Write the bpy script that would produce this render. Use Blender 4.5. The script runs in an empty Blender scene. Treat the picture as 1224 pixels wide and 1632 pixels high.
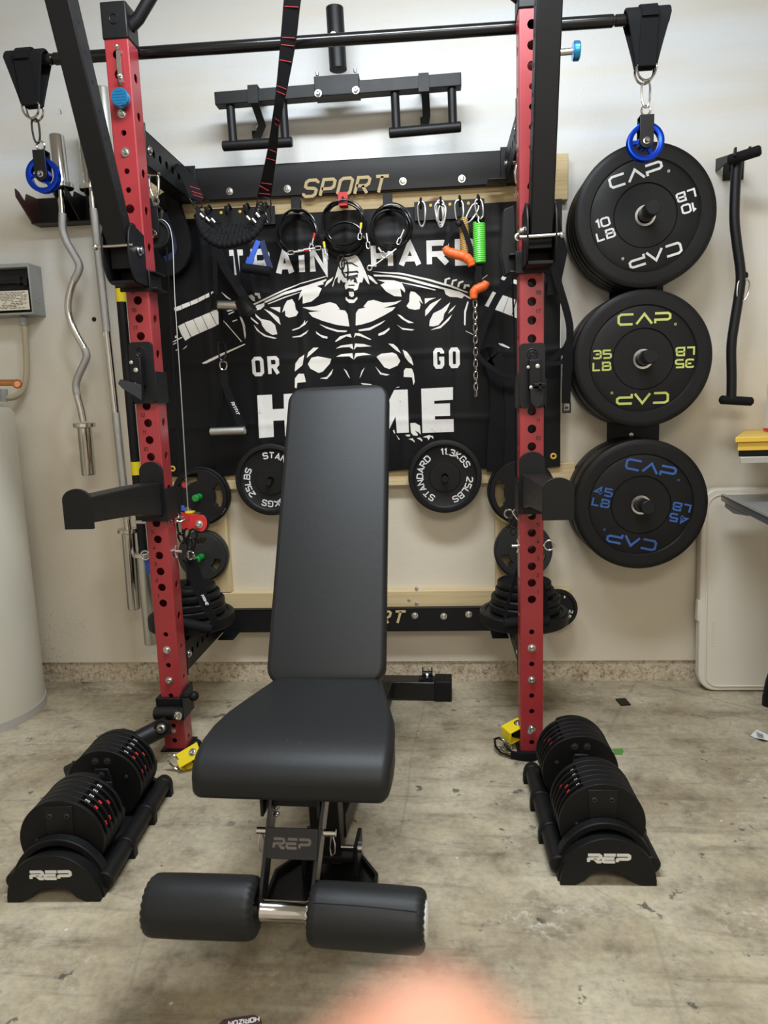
import bpy, bmesh, math, random
from mathutils import Vector as V, Matrix
random.seed(7)
PI = math.pi
SC = bpy.context.scene
COL = SC.collection

# ------------------------------------------------------------------ camera
CP = V((0.29925, -2.08476, 1.09727)); YAW, PIT, ROLL, FPX = -0.07974, 0.15722, -0.03283, 1131.0
_f = V((math.sin(YAW)*math.cos(PIT), math.cos(YAW)*math.cos(PIT), -math.sin(PIT)))
_r = V((math.cos(YAW), -math.sin(YAW), 0)); _u = _r.cross(_f)
CR = _r*math.cos(ROLL) + _u*math.sin(ROLL); CU = -_r*math.sin(ROLL) + _u*math.cos(ROLL); CF = _f
cam = bpy.data.cameras.new('camera'); camo = bpy.data.objects.new('camera', cam); COL.objects.link(camo)
camo.matrix_world = Matrix(((CR.x, CU.x, -CF.x, CP.x), (CR.y, CU.y, -CF.y, CP.y), (CR.z, CU.z, -CF.z, CP.z), (0, 0, 0, 1)))
cam.sensor_fit = 'VERTICAL'; cam.sensor_height = 24.0; cam.lens = 24.0*FPX/1632; cam.clip_start = 0.003; cam.clip_end = 60
cam.dof.use_dof = True; cam.dof.focus_distance = 1.95; cam.dof.aperture_fstop = 4.0
SC.camera = camo
def ray(px, py): return CF*FPX + CR*(px-612) - CU*(py-816)
def at(px, py, Y):                      # a point of the place on the upright plane y = Y
    d = ray(px, py); return CP + d*((Y-CP.y)/d.y)
def fl(px, py, z=0.0):                  # ... on the level plane z
    d = ray(px, py); return CP + d*((z-CP.z)/d.z)
def dp(px, py, d): return CP + ray(px, py)*(d/FPX)

# ------------------------------------------------------------------ light
SC.view_settings.view_transform = 'Standard'; SC.view_settings.look = 'None'
SC.view_settings.gamma = 1; SC.view_settings.use_curve_mapping = False; SC.view_settings.exposure = 0.33
w = bpy.data.worlds.new('garage_daylight'); SC.world = w; w.use_nodes = True
w.node_tree.nodes['Background'].inputs[0].default_value = (1.0, 0.90, 0.76, 1)
w.node_tree.nodes['Background'].inputs[1].default_value = 0.60
def area(name, loc, target, sx, sy, power, col):
    l = bpy.data.lights.new(name, 'AREA'); l.shape = 'RECTANGLE'; l.size = sx; l.size_y = sy; l.energy = power; l.color = col
    o = bpy.data.objects.new(name, l); COL.objects.link(o); o.location = loc
    o.rotation_euler = (V(target)-V(loc)).to_track_quat('-Z', 'Y').to_euler(); return o
area('ceiling_light', (0.25, -0.75, 2.68), (0.25, -0.55, 0), 1.25, 0.30, 48, (0.84, 0.92, 1.0))
area('ceiling_light_rear', (0.6, -2.9, 2.68), (0.4, -1.2, 0.6), 1.3, 0.9, 40, (1.0, 0.95, 0.86))

# ------------------------------------------------------------------ materials
class NT:
    def __init__(s, name):
        s.m = bpy.data.materials.new(name); s.m.use_nodes = True; s.t = s.m.node_tree
        s.b = s.t.nodes['Principled BSDF']
    def n(s, typ, **k):
        x = s.t.nodes.new(typ)
        for a, b in k.items():
            if a.startswith('_'): setattr(x, a[1:], b)
            else: x.inputs[a.replace('__', ' ')].default_value = b
        return x
    def l(s, a, b): s.t.links.new(a, b)
    def pos(s):
        g = s.n('ShaderNodeNewGeometry'); return g.outputs['Position']
    def obj(s):
        g = s.n('ShaderNodeTexCoord'); return g.outputs['Object']
    def noise(s, scale, detail=4, vec=None, rough=.55, stretch=None):
        v = vec or s.pos()
        if stretch:
            mp = s.n('ShaderNodeMapping'); mp.inputs['Scale'].default_value = stretch; s.l(v, mp.inputs[0]); v = mp.outputs[0]
        x = s.n('ShaderNodeTexNoise', Scale=scale, Detail=detail, Roughness=rough); s.l(v, x.inputs['Vector']); return x.outputs['Fac']
    def ramp(s, fac, stops):
        x = s.n('ShaderNodeValToRGB'); e = x.color_ramp.elements
        while len(e) < len(stops): e.new(.5)
        for q, (p, c) in zip(e, stops):
            q.position = p; q.color = (c, c, c, 1) if not isinstance(c, tuple) else (*c, 1)
        s.l(fac, x.inputs[0]); return x.outputs[0]
    def mix(s, fac, a, b, mode='MIX'):
        x = s.n('ShaderNodeMix'); x.data_type = 'RGBA'; x.blend_type = mode
        for i, v in ((0, fac), (6, a), (7, b)):
            if isinstance(v, (int, float)): x.inputs[i].default_value = v
            elif isinstance(v, tuple): x.inputs[i].default_value = (*v, 1)
            else: s.l(v, x.inputs[i])
        return x.outputs[2]
    def math(s, op, a, b=0.0):
        x = s.n('ShaderNodeMath'); x.operation = op
        for i, v in enumerate((a, b)):
            if isinstance(v, (int, float)): x.inputs[i].default_value = v
            else: s.l(v, x.inputs[i])
        return x.outputs[0]
    def bump(s, h, strength=.3, dist=.002):
        x = s.n('ShaderNodeBump', Strength=strength, Distance=dist); s.l(h, x.inputs['Height']); s.l(x.outputs[0], s.b.inputs['Normal'])
def mat(name, col, rough=.5, metal=0, bump=0, bs=300, var=0.0, vs=20, spec=.5, coat=0, dist=.001):
    t = NT(name); t.b.inputs['Base Color'].default_value = (*col, 1); t.b.inputs['Roughness'].default_value = rough
    t.b.inputs['Metallic'].default_value = metal; t.b.inputs['Specular IOR Level'].default_value = spec
    if coat: t.b.inputs['Coat Weight'].default_value = coat; t.b.inputs['Coat Roughness'].default_value = .15
    v = t.obj()
    f = t.noise(vs, 5, v)
    if var: t.l(t.mix(f, tuple(c*(1-var) for c in col), tuple(min(1, c*(1+var)) for c in col)), t.b.inputs['Base Color'])
    rr = t.n('ShaderNodeMapRange'); t.l(f, rr.inputs[0]); rr.inputs[3].default_value = max(.02, rough*.85); rr.inputs[4].default_value = min(1, rough*1.15)
    t.l(rr.outputs[0], t.b.inputs['Roughness'])
    if bump: t.bump(t.noise(bs, 3, v), bump, dist)
    return t.m
M = {}
M['black'] = mat('black_powder_coat', (.0065, .0065, .0075), .44, 0, .25, 900, .2, spec=.32)
M['blackg'] = mat('glossy_black_paint', (.006, .006, .0065), .2, 0, 0, spec=.4, coat=.15)
M['rubber'] = mat('black_rubber', (.0062, .0064, .007), .5, 0, .3, 500, .25, 30, spec=.30)
M['iron'] = mat('grey_cast_iron', (.028, .028, .029), .48, .1, .8, 260, .3, spec=.35)
M['dark'] = mat('matt_black_plastic', (.0045, .0045, .005), .52, 0, .2, 600, spec=.28)
M['webbing'] = mat('black_webbing', (.0055, .0055, .0065), .8, 0, .8, 1200, .2, spec=.2)
M['neoprene'] = mat('black_neoprene', (.006, .006, .007), .75, 0, .6, 700, spec=.2)
M['navy'] = mat('navy_webbing', (.012, .02, .08), .7, 0, .5, 900)
M['blue'] = mat('blue_webbing', (.02, .10, .55), .6, 0, .5, 900)
M['red'] = mat('red_powder_coat', (.33, .028, .034), .36, 0, .18, 800, .12, 12, coat=.15)
M['redp'] = mat('red_plastic', (.62, .03, .03), .4)
M['redst'] = mat('red_stitching', (.45, .02, .03), .7)
M['chrome'] = mat('chrome', (.62, .60, .57), .13, 1.0)
M['knurl'] = mat('knurled_chrome', (.50, .49, .47), .35, 1.0, 1.0, 1500)
M['steel'] = mat('zinc_steel', (.66, .65, .63), .28, 1.0, .1, 400)
M['alu'] = mat('brushed_aluminium', (.70, .69, .66), .38, 1.0)
M['greyst'] = mat('galvanised_steel', (.42, .43, .43), .45, .7, 0, var=.15)
M['blueano'] = mat('blue_anodised', (.01, .06, .62), .2, .85)
M['blueknob'] = mat('bright_blue_anodised', (.05, .36, .75), .25, .8, 0)
M['yellow'] = mat('yellow_paint', (.85, .66, .02), .35)
M['gold'] = mat('yellow_level_paint', (.72, .46, .06), .38)
M['goldtxt'] = mat('tan_plywood_letter', (.60, .47, .25), .6)
M['green'] = mat('green_coil_plastic', (.14, .72, .08), .35)
M['greend'] = mat('green_peg_plastic', (.01, .25, .04), .3)
M['tan'] = mat('amber_coil_plastic', (.55, .33, .08), .35)
M['orange'] = mat('orange_rubber_grip', (.88, .15, .025), .45, 0, .2, 400)
M['white'] = mat('white_paint', (.72, .72, .70), .5)
M['limetxt'] = mat('lime_lettering', (.56, .60, .16), .5)
M['bluetxt'] = mat('blue_lettering', (.035, .12, .42), .5)
M['copper'] = mat('copper_pipe', (.62, .27, .12), .35, .8, 0, var=.2)
M['greytxt'] = mat('dark_number_print', (.03, .006, .007), .6)
M['slot'] = mat('worn_grey_cutout', (.13, .12, .10), .5)
M['paper'] = mat('paper_label', (.72, .67, .55), .7, 0, 0, var=.05)
M['ink'] = mat('printed_ink', (.06, .05, .04), .7)
M['tank'] = mat('cream_enamel_tank', (.56, .53, .44), .38, 0, .05, 30, .05, 4)
M['tankb'] = mat('grey_tank_band', (.42, .39, .36), .5)
M['plastw'] = mat('cream_moulded_plastic', (.68, .63, .54), .42, 0, .2, 400, .04, 3)
M['boxg'] = mat('grey_enclosure_plastic', (.30, .31, .30), .5)
M['conduit'] = mat('beige_painted_conduit', (.42, .36, .25), .5)
M['skin'] = mat('skin', (.80, .36, .24), .5, 0, .3, 60, .05, 15)
M['skin'].node_tree.nodes['Principled BSDF'].inputs['Subsurface Weight'].default_value = .25
M['maroon'] = mat('dark_maroon_box', (.055, .02, .02), .45)
M['tape'] = mat('green_painters_tape', (.10, .26, .05), .7)
M['void'] = mat('black_interior', (.004, .004, .005), .7)

def m_vinyl():
    t = NT('black_vinyl_upholstery'); t.b.inputs['Base Color'].default_value = (.022, .024, .026, 1)
    v = t.obj(); t.b.inputs['Roughness'].default_value = .50; t.b.inputs['Specular IOR Level'].default_value = .36
    f = t.noise(420, 3, v); sp = t.ramp(t.noise(150, 2, v), [(.72, 0.0), (.76, 1.0)])
    zone = t.ramp(t.noise(9, 1, v), [(.62, 0.0), (.72, 1.0)])
    k = t.math('MULTIPLY', t.math('MULTIPLY', sp, zone), .35)
    t.l(t.mix(k, (.011, .0118, .0125), (.35, .36, .34)), t.b.inputs['Base Color']); t.bump(f, .35, .0006)
    return t.m
M['vinyl'] = m_vinyl()
def m_wood(name, axis, c1=(.50, .36, .17), c2=(.66, .52, .29)):
    t = NT(name); v = t.obj()
    st = {'x': (1.2, 30, 30), 'z': (30, 30, 1.2)}[axis]
    f = t.noise(1.6, 6, v, .6, st); g = t.ramp(f, [(.3, c1), (.5, c2), (.62, tuple(c*.86 for c in c2)), (.75, c2)])
    kn = t.noise(5, 2, v, .5, {'x': (1, 2.2, 2.2), 'z': (2.2, 2.2, 1)}[axis]); kk = t.ramp(kn, [(.70, 0.0), (.76, 1.0)])
    t.l(t.mix(kk, g, (.22, .12, .05)), t.b.inputs['Base Color']); t.b.inputs['Roughness'].default_value = .7; t.bump(f, .4, .002); return t.m
M['woodx'] = m_wood('pine_lumber', 'x'); M['woodz'] = m_wood('pine_stud', 'z')
def m_wall():
    t = NT('painted_drywall'); p = t.pos()
    big = t.noise(1.3, 4, p); base = t.mix(t.ramp(big, [(.35, 0.0), (.65, 1.0)]), (.62, .555, .44), (.69, .625, .51))
    sx = t.n('ShaderNodeSeparateXYZ'); t.l(p, sx.inputs[0]); z = sx.outputs[2]; x = sx.outputs[0]
    # horizontal streaks of a whiter, cooler tone, stronger towards the upper wall
    st = t.noise(2.2, 3, p, .5, (.5, 1, 5)); up = t.n('ShaderNodeMapRange'); t.l(z, up.inputs[0]); up.inputs[1].default_value = 1.0; up.inputs[2].default_value = 1.9
    k = t.math('MULTIPLY', up.outputs[0], t.ramp(st, [(.3, .35), (.7, 1.0)]))
    base = t.mix(k, base, (.68, .715, .74))
    # mould specks low on the wall, mostly to the left
    sp = t.ramp(t.noise(120, 3, p, .7), [(.60, 0.0), (.68, 1.0)])
    lo = t.n('ShaderNodeMapRange'); t.l(z, lo.inputs[0]); lo.inputs[1].default_value = .42; lo.inputs[2].default_value = .12
    lx = t.n('ShaderNodeMapRange'); t.l(x, lx.inputs[0]); lx.inputs[1].default_value = -.45; lx.inputs[2].default_value = -1.2
    z2 = t.ramp(t.noise(6, 3, p), [(.42, 0.0), (.62, 1.0)])
    kk = t.math('MULTIPLY', t.math('MULTIPLY', sp, lo.outputs[0]), t.math('MULTIPLY', t.math('ADD', lx.outputs[0], .12), z2))
    base = t.mix(t.math('MINIMUM', kk, .85), base, (.16, .13, .10))
    sc = t.ramp(t.noise(26, 6, p, .75, (1, 1, .6)), [(.735, 0.0), (.76, 1.0)])
    base = t.mix(t.math('MULTIPLY', sc, .45), base, (.22, .20, .18))
    t.l(base, t.b.inputs['Base Color']); t.b.inputs['Roughness'].default_value = .42
    h = t.math('ADD', t.noise(170, 3, p), t.math('MULTIPLY', t.noise(12, 3, p), 2.0)); t.bump(h, .30, .002); return t.m
M['wall'] = m_wall()
def m_curb():
    t = NT('pitted_concrete_curb'); p = t.pos()
    f = t.noise(75, 5, p, .75); c = t.ramp(f, [(.30, (.10, .07, .045)), (.40, (.38, .30, .20)), (.50, (.58, .49, .36)), (.72, (.72, .64, .50))])
    d = t.ramp(t.noise(9, 5, p, .7), [(.28, (.45, .36, .25)), (.45, (1, 1, 1))])
    t.l(t.mix(.75, c, d, 'MULTIPLY'), t.b.inputs['Base Color']); t.b.inputs['Roughness'].default_value = .85
    t.bump(t.math('ADD', f, t.noise(18, 4, p)), .9, .006); return t.m
M['curb'] = m_curb()
def m_floor():
    t = NT('stained_concrete'); p = t.pos()
    a = t.noise(2.1, 8, p, .62); b = t.noise(9, 8, p, .7); c = t.noise(60, 5, p, .7)
    base = t.ramp(a, [(.30, (.215, .172, .112)), (.43, (.335, .282, .195)), (.54, (.44, .385, .28)), (.70, (.56, .505, .39))])
    base = t.mix(.75, base, t.ramp(b, [(.32, (.42, .39, .34)), (.47, (1, 1, 1)), (.66, (1.22, 1.20, 1.14))]), 'MULTIPLY')
    base = t.mix(.55, base, t.ramp(c, [(.3, (.6, .6, .6)), (.55, (1, 1, 1)), (.7, (1.15, 1.15, 1.15))]), 'MULTIPLY')
    # trowel scratches
    s = t.noise(3.2, 6, p, .7, (.8, 6, 1)); base = t.mix(.7, base, t.ramp(s, [(.34, (.58, .55, .50)), (.46, (1, 1, 1)), (.64, (1.12, 1.11, 1.08))]), 'MULTIPLY')
    # black oil drips
    o = t.ramp(t.noise(17, 5, p, .62), [(.625, 0.0), (.66, 1.0)]); oz = t.ramp(t.noise(2.7, 2, p), [(.46, 0.0), (.54, 1.0)])
    base = t.mix(t.math('MULTIPLY', t.math('MULTIPLY', o, oz), .75), base, (.035, .03, .025))
    # white paint specks / efflorescence
    wz = t.ramp(t.noise(2.3, 3, p, .6, (1, 1.6, 1)), [(.56, 0.0), (.66, 1.0)]); ws = t.ramp(t.noise(40, 5, p, .75), [(.52, 0.0), (.62, 1.0)])
    base = t.mix(t.math('MULTIPLY', t.math('MULTIPLY', wz, ws), .5), base, (.72, .69, .62))
    vo = t.n('ShaderNodeTexVoronoi', Scale=9.0); t.l(p, vo.inputs['Vector']); dot = t.ramp(vo.outputs['Distance'], [(.028, 1.0), (.04, 0.0)])
    base = t.mix(t.math('MULTIPLY', dot, .6), base, (.75, .73, .68))
    # hairline cracks
    ve = t.n('ShaderNodeTexVoronoi', Scale=.9); ve.feature = 'DISTANCE_TO_EDGE'
    mx = t.mix(.12, p, t.n('ShaderNodeTexNoise', Scale=3.0).outputs['Color']); t.l(mx, ve.inputs['Vector'])
    ck = t.ramp(ve.outputs['Distance'], [(.0004, 1.0), (.0016, 0.0)]); base = t.mix(t.math('MULTIPLY', ck, .22), base, (.10, .08, .06))
    t.l(base, t.b.inputs['Base Color'])
    r = t.n('ShaderNodeMapRange'); t.l(b, r.inputs[0]); r.inputs[3].default_value = .38; r.inputs[4].default_value = .72; t.l(r.outputs[0], t.b.inputs['Roughness'])
    t.bump(t.math('ADD', t.math('MULTIPLY', b, 1.5), t.math('MULTIPLY', c, .6)), .35, .003); return t.m
M['floor'] = m_floor()
def m_banner():
    t = NT('black_banner_fabric'); v = t.obj(); t.b.inputs['Base Color'].default_value = (.0085, .009, .011, 1); t.b.inputs['Specular IOR Level'].default_value = .35; t.b.inputs['Roughness'].default_value = .42
    t.bump(t.noise(8, 4, v), .35, .006); return t.m
M['banner'] = m_banner()
def m_print():
    t = NT('distressed_white_print'); v = t.pos()
    d = t.ramp(t.noise(70, 6, v, .75), [(.60, 0.0), (.67, 1.0)]); z = t.ramp(t.noise(9, 3, v), [(.42, 0.0), (.58, 1.0)])
    t.l(t.mix(t.math('MULTIPLY', t.math('MULTIPLY', d, z), .55), (.72, .70, .67), (.18, .17, .16)), t.b.inputs['Base Color']); t.b.inputs['Roughness'].default_value = .5; return t.m
M['print'] = m_print()
M['art'] = mat('cream_print', (.74, .71, .66), .5)

# ------------------------------------------------------------------ mesh helpers
class MB:
    def __init__(s, fr=None): s.bm = bmesh.new(); s.fr = fr     # fr: optional Matrix applied on build
    def face(s, vs):
        try: return s.bm.faces.new(vs)
        except ValueError: return None
    def box(s, c, d, R=None):
        c = V(c); hx, hy, hz = d[0]/2, d[1]/2, d[2]/2; vs = []
        for sx in (-1, 1):
            for sy in (-1, 1):
                for sz in (-1, 1):
                    p = V((sx*hx, sy*hy, sz*hz)); p = R @ p if R else p; vs.append(s.bm.verts.new(c+p))
        for q in ((0, 1, 3, 2), (4, 6, 7, 5), (0, 4, 5, 1), (2, 3, 7, 6), (0, 2, 6, 4), (1, 5, 7, 3)): s.face([vs[i] for i in q])
        return s
    def bb(s, a, b): return s.box([(a[i]+b[i])/2 for i in range(3)], [abs(b[i]-a[i]) for i in range(3)])
    def beam(s, a, b, w_, h_, up=(0, 0, 1)):
        a, b = V(a), V(b); z = (b-a).normalized(); x = V(up).cross(z)
        if x.length < 1e-4: x = V((1, 0, 0)).cross(z)
        x.normalize(); y = z.cross(x); R = Matrix((x, y, z)).transposed()
        return s.box((a+b)/2, (w_, h_, (b-a).length), R)
    def lathe(s, o, ax, prof, n=40, cap0=True, cap1=True):
        o, ax = V(o), V(ax).normalized(); x = ax.orthogonal().normalized(); y = ax.cross(x); rings = []
        for r, t in prof:
            if r < 1e-6: rings.append([s.bm.verts.new(o+ax*t)])
            else: rings.append([s.bm.verts.new(o+ax*t+(x*math.cos(2*PI*i/n)+y*math.sin(2*PI*i/n))*r) for i in range(n)])
        for A, B in zip(rings, rings[1:]):
            for i in range(n):
                j = (i+1) % n
                if len(A) == 1 and len(B) > 1: s.face([A[0], B[j], B[i]])
                elif len(B) == 1 and len(A) > 1: s.face([A[i], A[j], B[0]])
                elif len(A) > 1: s.face([A[i], A[j], B[j], B[i]])
        if cap0 and len(rings[0]) > 1: s.face(rings[0][::-1])
        if cap1 and len(rings[-1]) > 1: s.face(rings[-1])
        return s
    def cyl(s, a, b, r, r2=None, n=24):
        a, b = V(a), V(b); r2 = r if r2 is None else r2
        return s.lathe(a, b-a, [(r, 0), (r2, (b-a).length)], n)
    def rod(s, a, b, r, c=.002, n=24):     # cylinder with soft ends
        a, b = V(a), V(b); L = (b-a).length
        return s.lathe(a, b-a, [(r-c, 0), (r, c), (r, L-c), (r-c, L)], n)
    def ringd(s, o, ax, r1, r2, t0, t1, n=40):   # annulus with thickness
        return s.lathe(o, ax, [(r1, t0), (r2, t0), (r2, t1), (r1, t1), (r1, t0)], n, False, False)
    def sph(s, c, r, n=16, sc=(1, 1, 1)):
        c = V(c); m = Matrix.Translation(c) @ Matrix.Diagonal((*sc, 1)); bmesh.ops.create_uvsphere(s.bm, u_segments=n, v_segments=n//2, radius=r, matrix=m); return s
    def tube(s, pts, r, n=8, closed=False, flat=None, up=None):
        pts = [V(p) for p in pts]; N = len(pts); rs = r if isinstance(r, (list, tuple)) else [r]*N; rings = []; px = None
        for i in range(N):
            a = pts[(i-1) % N] if closed or i else pts[0]; b = pts[(i+1) % N] if closed or i < N-1 else pts[-1]
            t = (b-a).normalized()
            if up is not None: x = V(up) - t*V(up).dot(t); x = x.normalized() if x.length > 1e-5 else t.orthogonal().normalized()
            elif px is None: x = t.orthogonal().normalized()
            else: x = (px - t*px.dot(t)).normalized()
            px = x; y = t.cross(x); ky = flat if flat else 1.0
            rings.append([s.bm.verts.new(pts[i]+(x*math.cos(2*PI*k/n+PI/n)*ky+y*math.sin(2*PI*k/n+PI/n))*rs[i]) for k in range(n)])
        M_ = N if closed else N-1
        for i in range(M_):
            A, B = rings[i], rings[(i+1) % N]; sh = 0
            if closed and i == N-1:
                sh = min(range(n), key=lambda q: (A[0].co-B[q].co).length)
            for k in range(n): s.face([A[k], A[(k+1) % n], B[(k+1+sh) % n], B[(k+sh) % n]])
        if not closed: s.face(rings[0][::-1]); s.face(rings[-1])
        return s
    def strap(s, pts, wid, th, side):       # flat webbing along pts, width along 'side' (one vector or one per point)
        pts = [V(p) for p in pts]; N = len(pts); ws = wid if isinstance(wid, (list, tuple)) else [wid]*N; rings = []
        for i in range(N):
            t = (pts[min(i+1, N-1)]-pts[max(i-1, 0)]).normalized(); x = V(side[i] if isinstance(side[0], (list, tuple, V)) else side)
            x = (x-t*x.dot(t)).normalized(); y = t.cross(x)
            rings.append([s.bm.verts.new(pts[i]+x*a*ws[i]/2+y*b*th/2) for a, b in ((-1, -1), (1, -1), (1, 1), (-1, 1))])
        for A, B in zip(rings, rings[1:]):
            for k in range(4): s.face([A[k], A[(k+1) % 4], B[(k+1) % 4], B[k]])
        s.face(rings[0][::-1]); s.face(rings[-1]); return s
    def prism(s, poly, vec):                # polygon (3D points) extruded by vec
        vec = V(vec); a = [s.bm.verts.new(V(p)) for p in poly]; b = [s.bm.verts.new(V(p)+vec) for p in poly]; n = len(a)
        s.face(a[::-1]); s.face(b)
        for i in range(n): s.face([a[i], a[(i+1) % n], b[(i+1) % n], b[i]])
        return s
    def loft(s, secs):
        rings = [[s.bm.verts.new(V(p)) for p in sec] for sec in secs]; n = len(rings[0])
        for A, B in zip(rings, rings[1:]):
            for k in range(n): s.face([A[k], A[(k+1) % n], B[(k+1) % n], B[k]])
        s.face(rings[0][::-1]); s.face(rings[-1]); return s
    def torus(s, c, ax, R, r, N=32, n=8, ang=(0, 2*PI)):
        ax = V(ax).normalized(); x = ax.orthogonal().normalized(); y = ax.cross(x); full = abs(ang[1]-ang[0]-2*PI) < 1e-6
        K = N if full else N+1
        return s.tube([V(c)+(x*math.cos(ang[0]+(ang[1]-ang[0])*i/N)+y*math.sin(ang[0]+(ang[1]-ang[0])*i/N))*R for i in range(K)], r, n, full)
def rot(ax, a): return Matrix.Rotation(a, 3, ax)
ROOTM = {}
def clusters(bm):
    """groups of loose islands that lie close together (one group = one solid piece of a thing)"""
    bm.verts.index_update(); N = len(bm.verts); lab = [-1]*N; isl = []; bm.verts.ensure_lookup_table()
    for v in bm.verts:
        if lab[v.index] >= 0: continue
        st = [v]; lab[v.index] = len(isl); lo = v.co.copy(); hi = v.co.copy()
        while st:
            q = st.pop()
            for k in range(3): lo[k] = min(lo[k], q.co[k]); hi[k] = max(hi[k], q.co[k])
            for e in q.link_edges:
                o = e.other_vert(q)
                if lab[o.index] < 0: lab[o.index] = len(isl); st.append(o)
        isl.append((lo, hi, max(hi-lo)))
    n = len(isl); par = list(range(n))
    def find(i):
        while par[i] != i: par[i] = par[par[i]]; i = par[i]
        return i
    for i in range(n):
        for j in range(i+1, n):
            g = sum(max(0.0, isl[i][0][k]-isl[j][1][k], isl[j][0][k]-isl[i][1][k])**2 for k in range(3))**.5
            if g <= .95*max(.02, .5*max(isl[i][2], isl[j][2])): par[find(i)] = find(j)
    roots = sorted({find(i) for i in range(n)}); return [roots.index(find(l)) for l in lab], len(roots)
def finish(name, mb, m, parent=None, bevel=0, world=True, smooth=38):
    bm = mb.bm; bmesh.ops.recalc_face_normals(bm, faces=bm.faces[:])
    if parent is not None:
        if world: bm.transform(ROOTM[parent.name].inverted())
        lab, n = clusters(bm)
        if 1 < n < 40:
            out = []
            for k in range(n):
                c = bm.copy(); c.verts.ensure_lookup_table()
                bmesh.ops.delete(c, geom=[v for v, l in zip(list(c.verts), lab) if l != k], context='VERTS')
                out.append(_finish(name, c, m, parent, bevel, smooth, None))
            bm.free(); return out[0]
        return _finish(name, bm, m, parent, bevel, smooth, None)
    c = None
    if world:
        xs = [v.co for v in bm.verts]; c = V((sum(v.x for v in xs)/len(xs), sum(v.y for v in xs)/len(xs), min(v.z for v in xs)))
        bm.transform(Matrix.Translation(-c))
    return _finish(name, bm, m, None, bevel, smooth, c)
def _finish(name, bm, m, parent, bevel, smooth, c):
    me = bpy.data.meshes.new(name); o = bpy.data.objects.new(name, me); COL.objects.link(o)
    if parent is not None: o.parent = parent; ROOTM[o.name] = ROOTM[parent.name]
    elif c is not None: o.location = c; ROOTM[o.name] = Matrix.Translation(c)
    bm.to_mesh(me); bm.free()
    for x in (m if isinstance(m, list) else [m]): me.materials.append(M[x] if isinstance(x, str) else x)
    if smooth:
        for p in me.polygons: p.use_smooth = True
        me.set_sharp_from_angle(angle=math.radians(smooth))
    if bevel:
        b = o.modifiers.new('bevel', 'BEVEL'); b.width = bevel; b.segments = 2; b.limit_method = 'ANGLE'; b.angle_limit = math.radians(40)
    return o
def tag(o, label=None, cat=None, group=None, kind=None):
    if label: o['label'] = label
    if cat: o['category'] = cat
    if group: o['group'] = group
    if kind: o['kind'] = kind
    return o
def thing(name, label, cat, loc=(0, 0, 0), rz=0.0, group=None):
    o = bpy.data.objects.new(name, None); COL.objects.link(o); o.location = loc; o.rotation_euler = (0, 0, rz); o.empty_display_size = .05
    ROOTM[o.name] = Matrix.Translation(V(loc)) @ Matrix.Rotation(rz, 4, 'Z'); return tag(o, label, cat, group)
def copy_tree(o, parent=None):
    c = o.copy(); COL.objects.link(c); c.parent = parent
    for ch in list(o.children): copy_tree(ch, c)
    return c
def copy_to(o, loc, label, rz=None, rot_e=None):
    c = copy_tree(o); c.location = loc; c['label'] = label
    if rz is not None: c.rotation_euler = (0, 0, rz)
    if rot_e is not None: c.rotation_euler = rot_e
    return c
X, Yv, Z = V((1, 0, 0)), V((0, 1, 0)), V((0, 0, 1))

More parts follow.
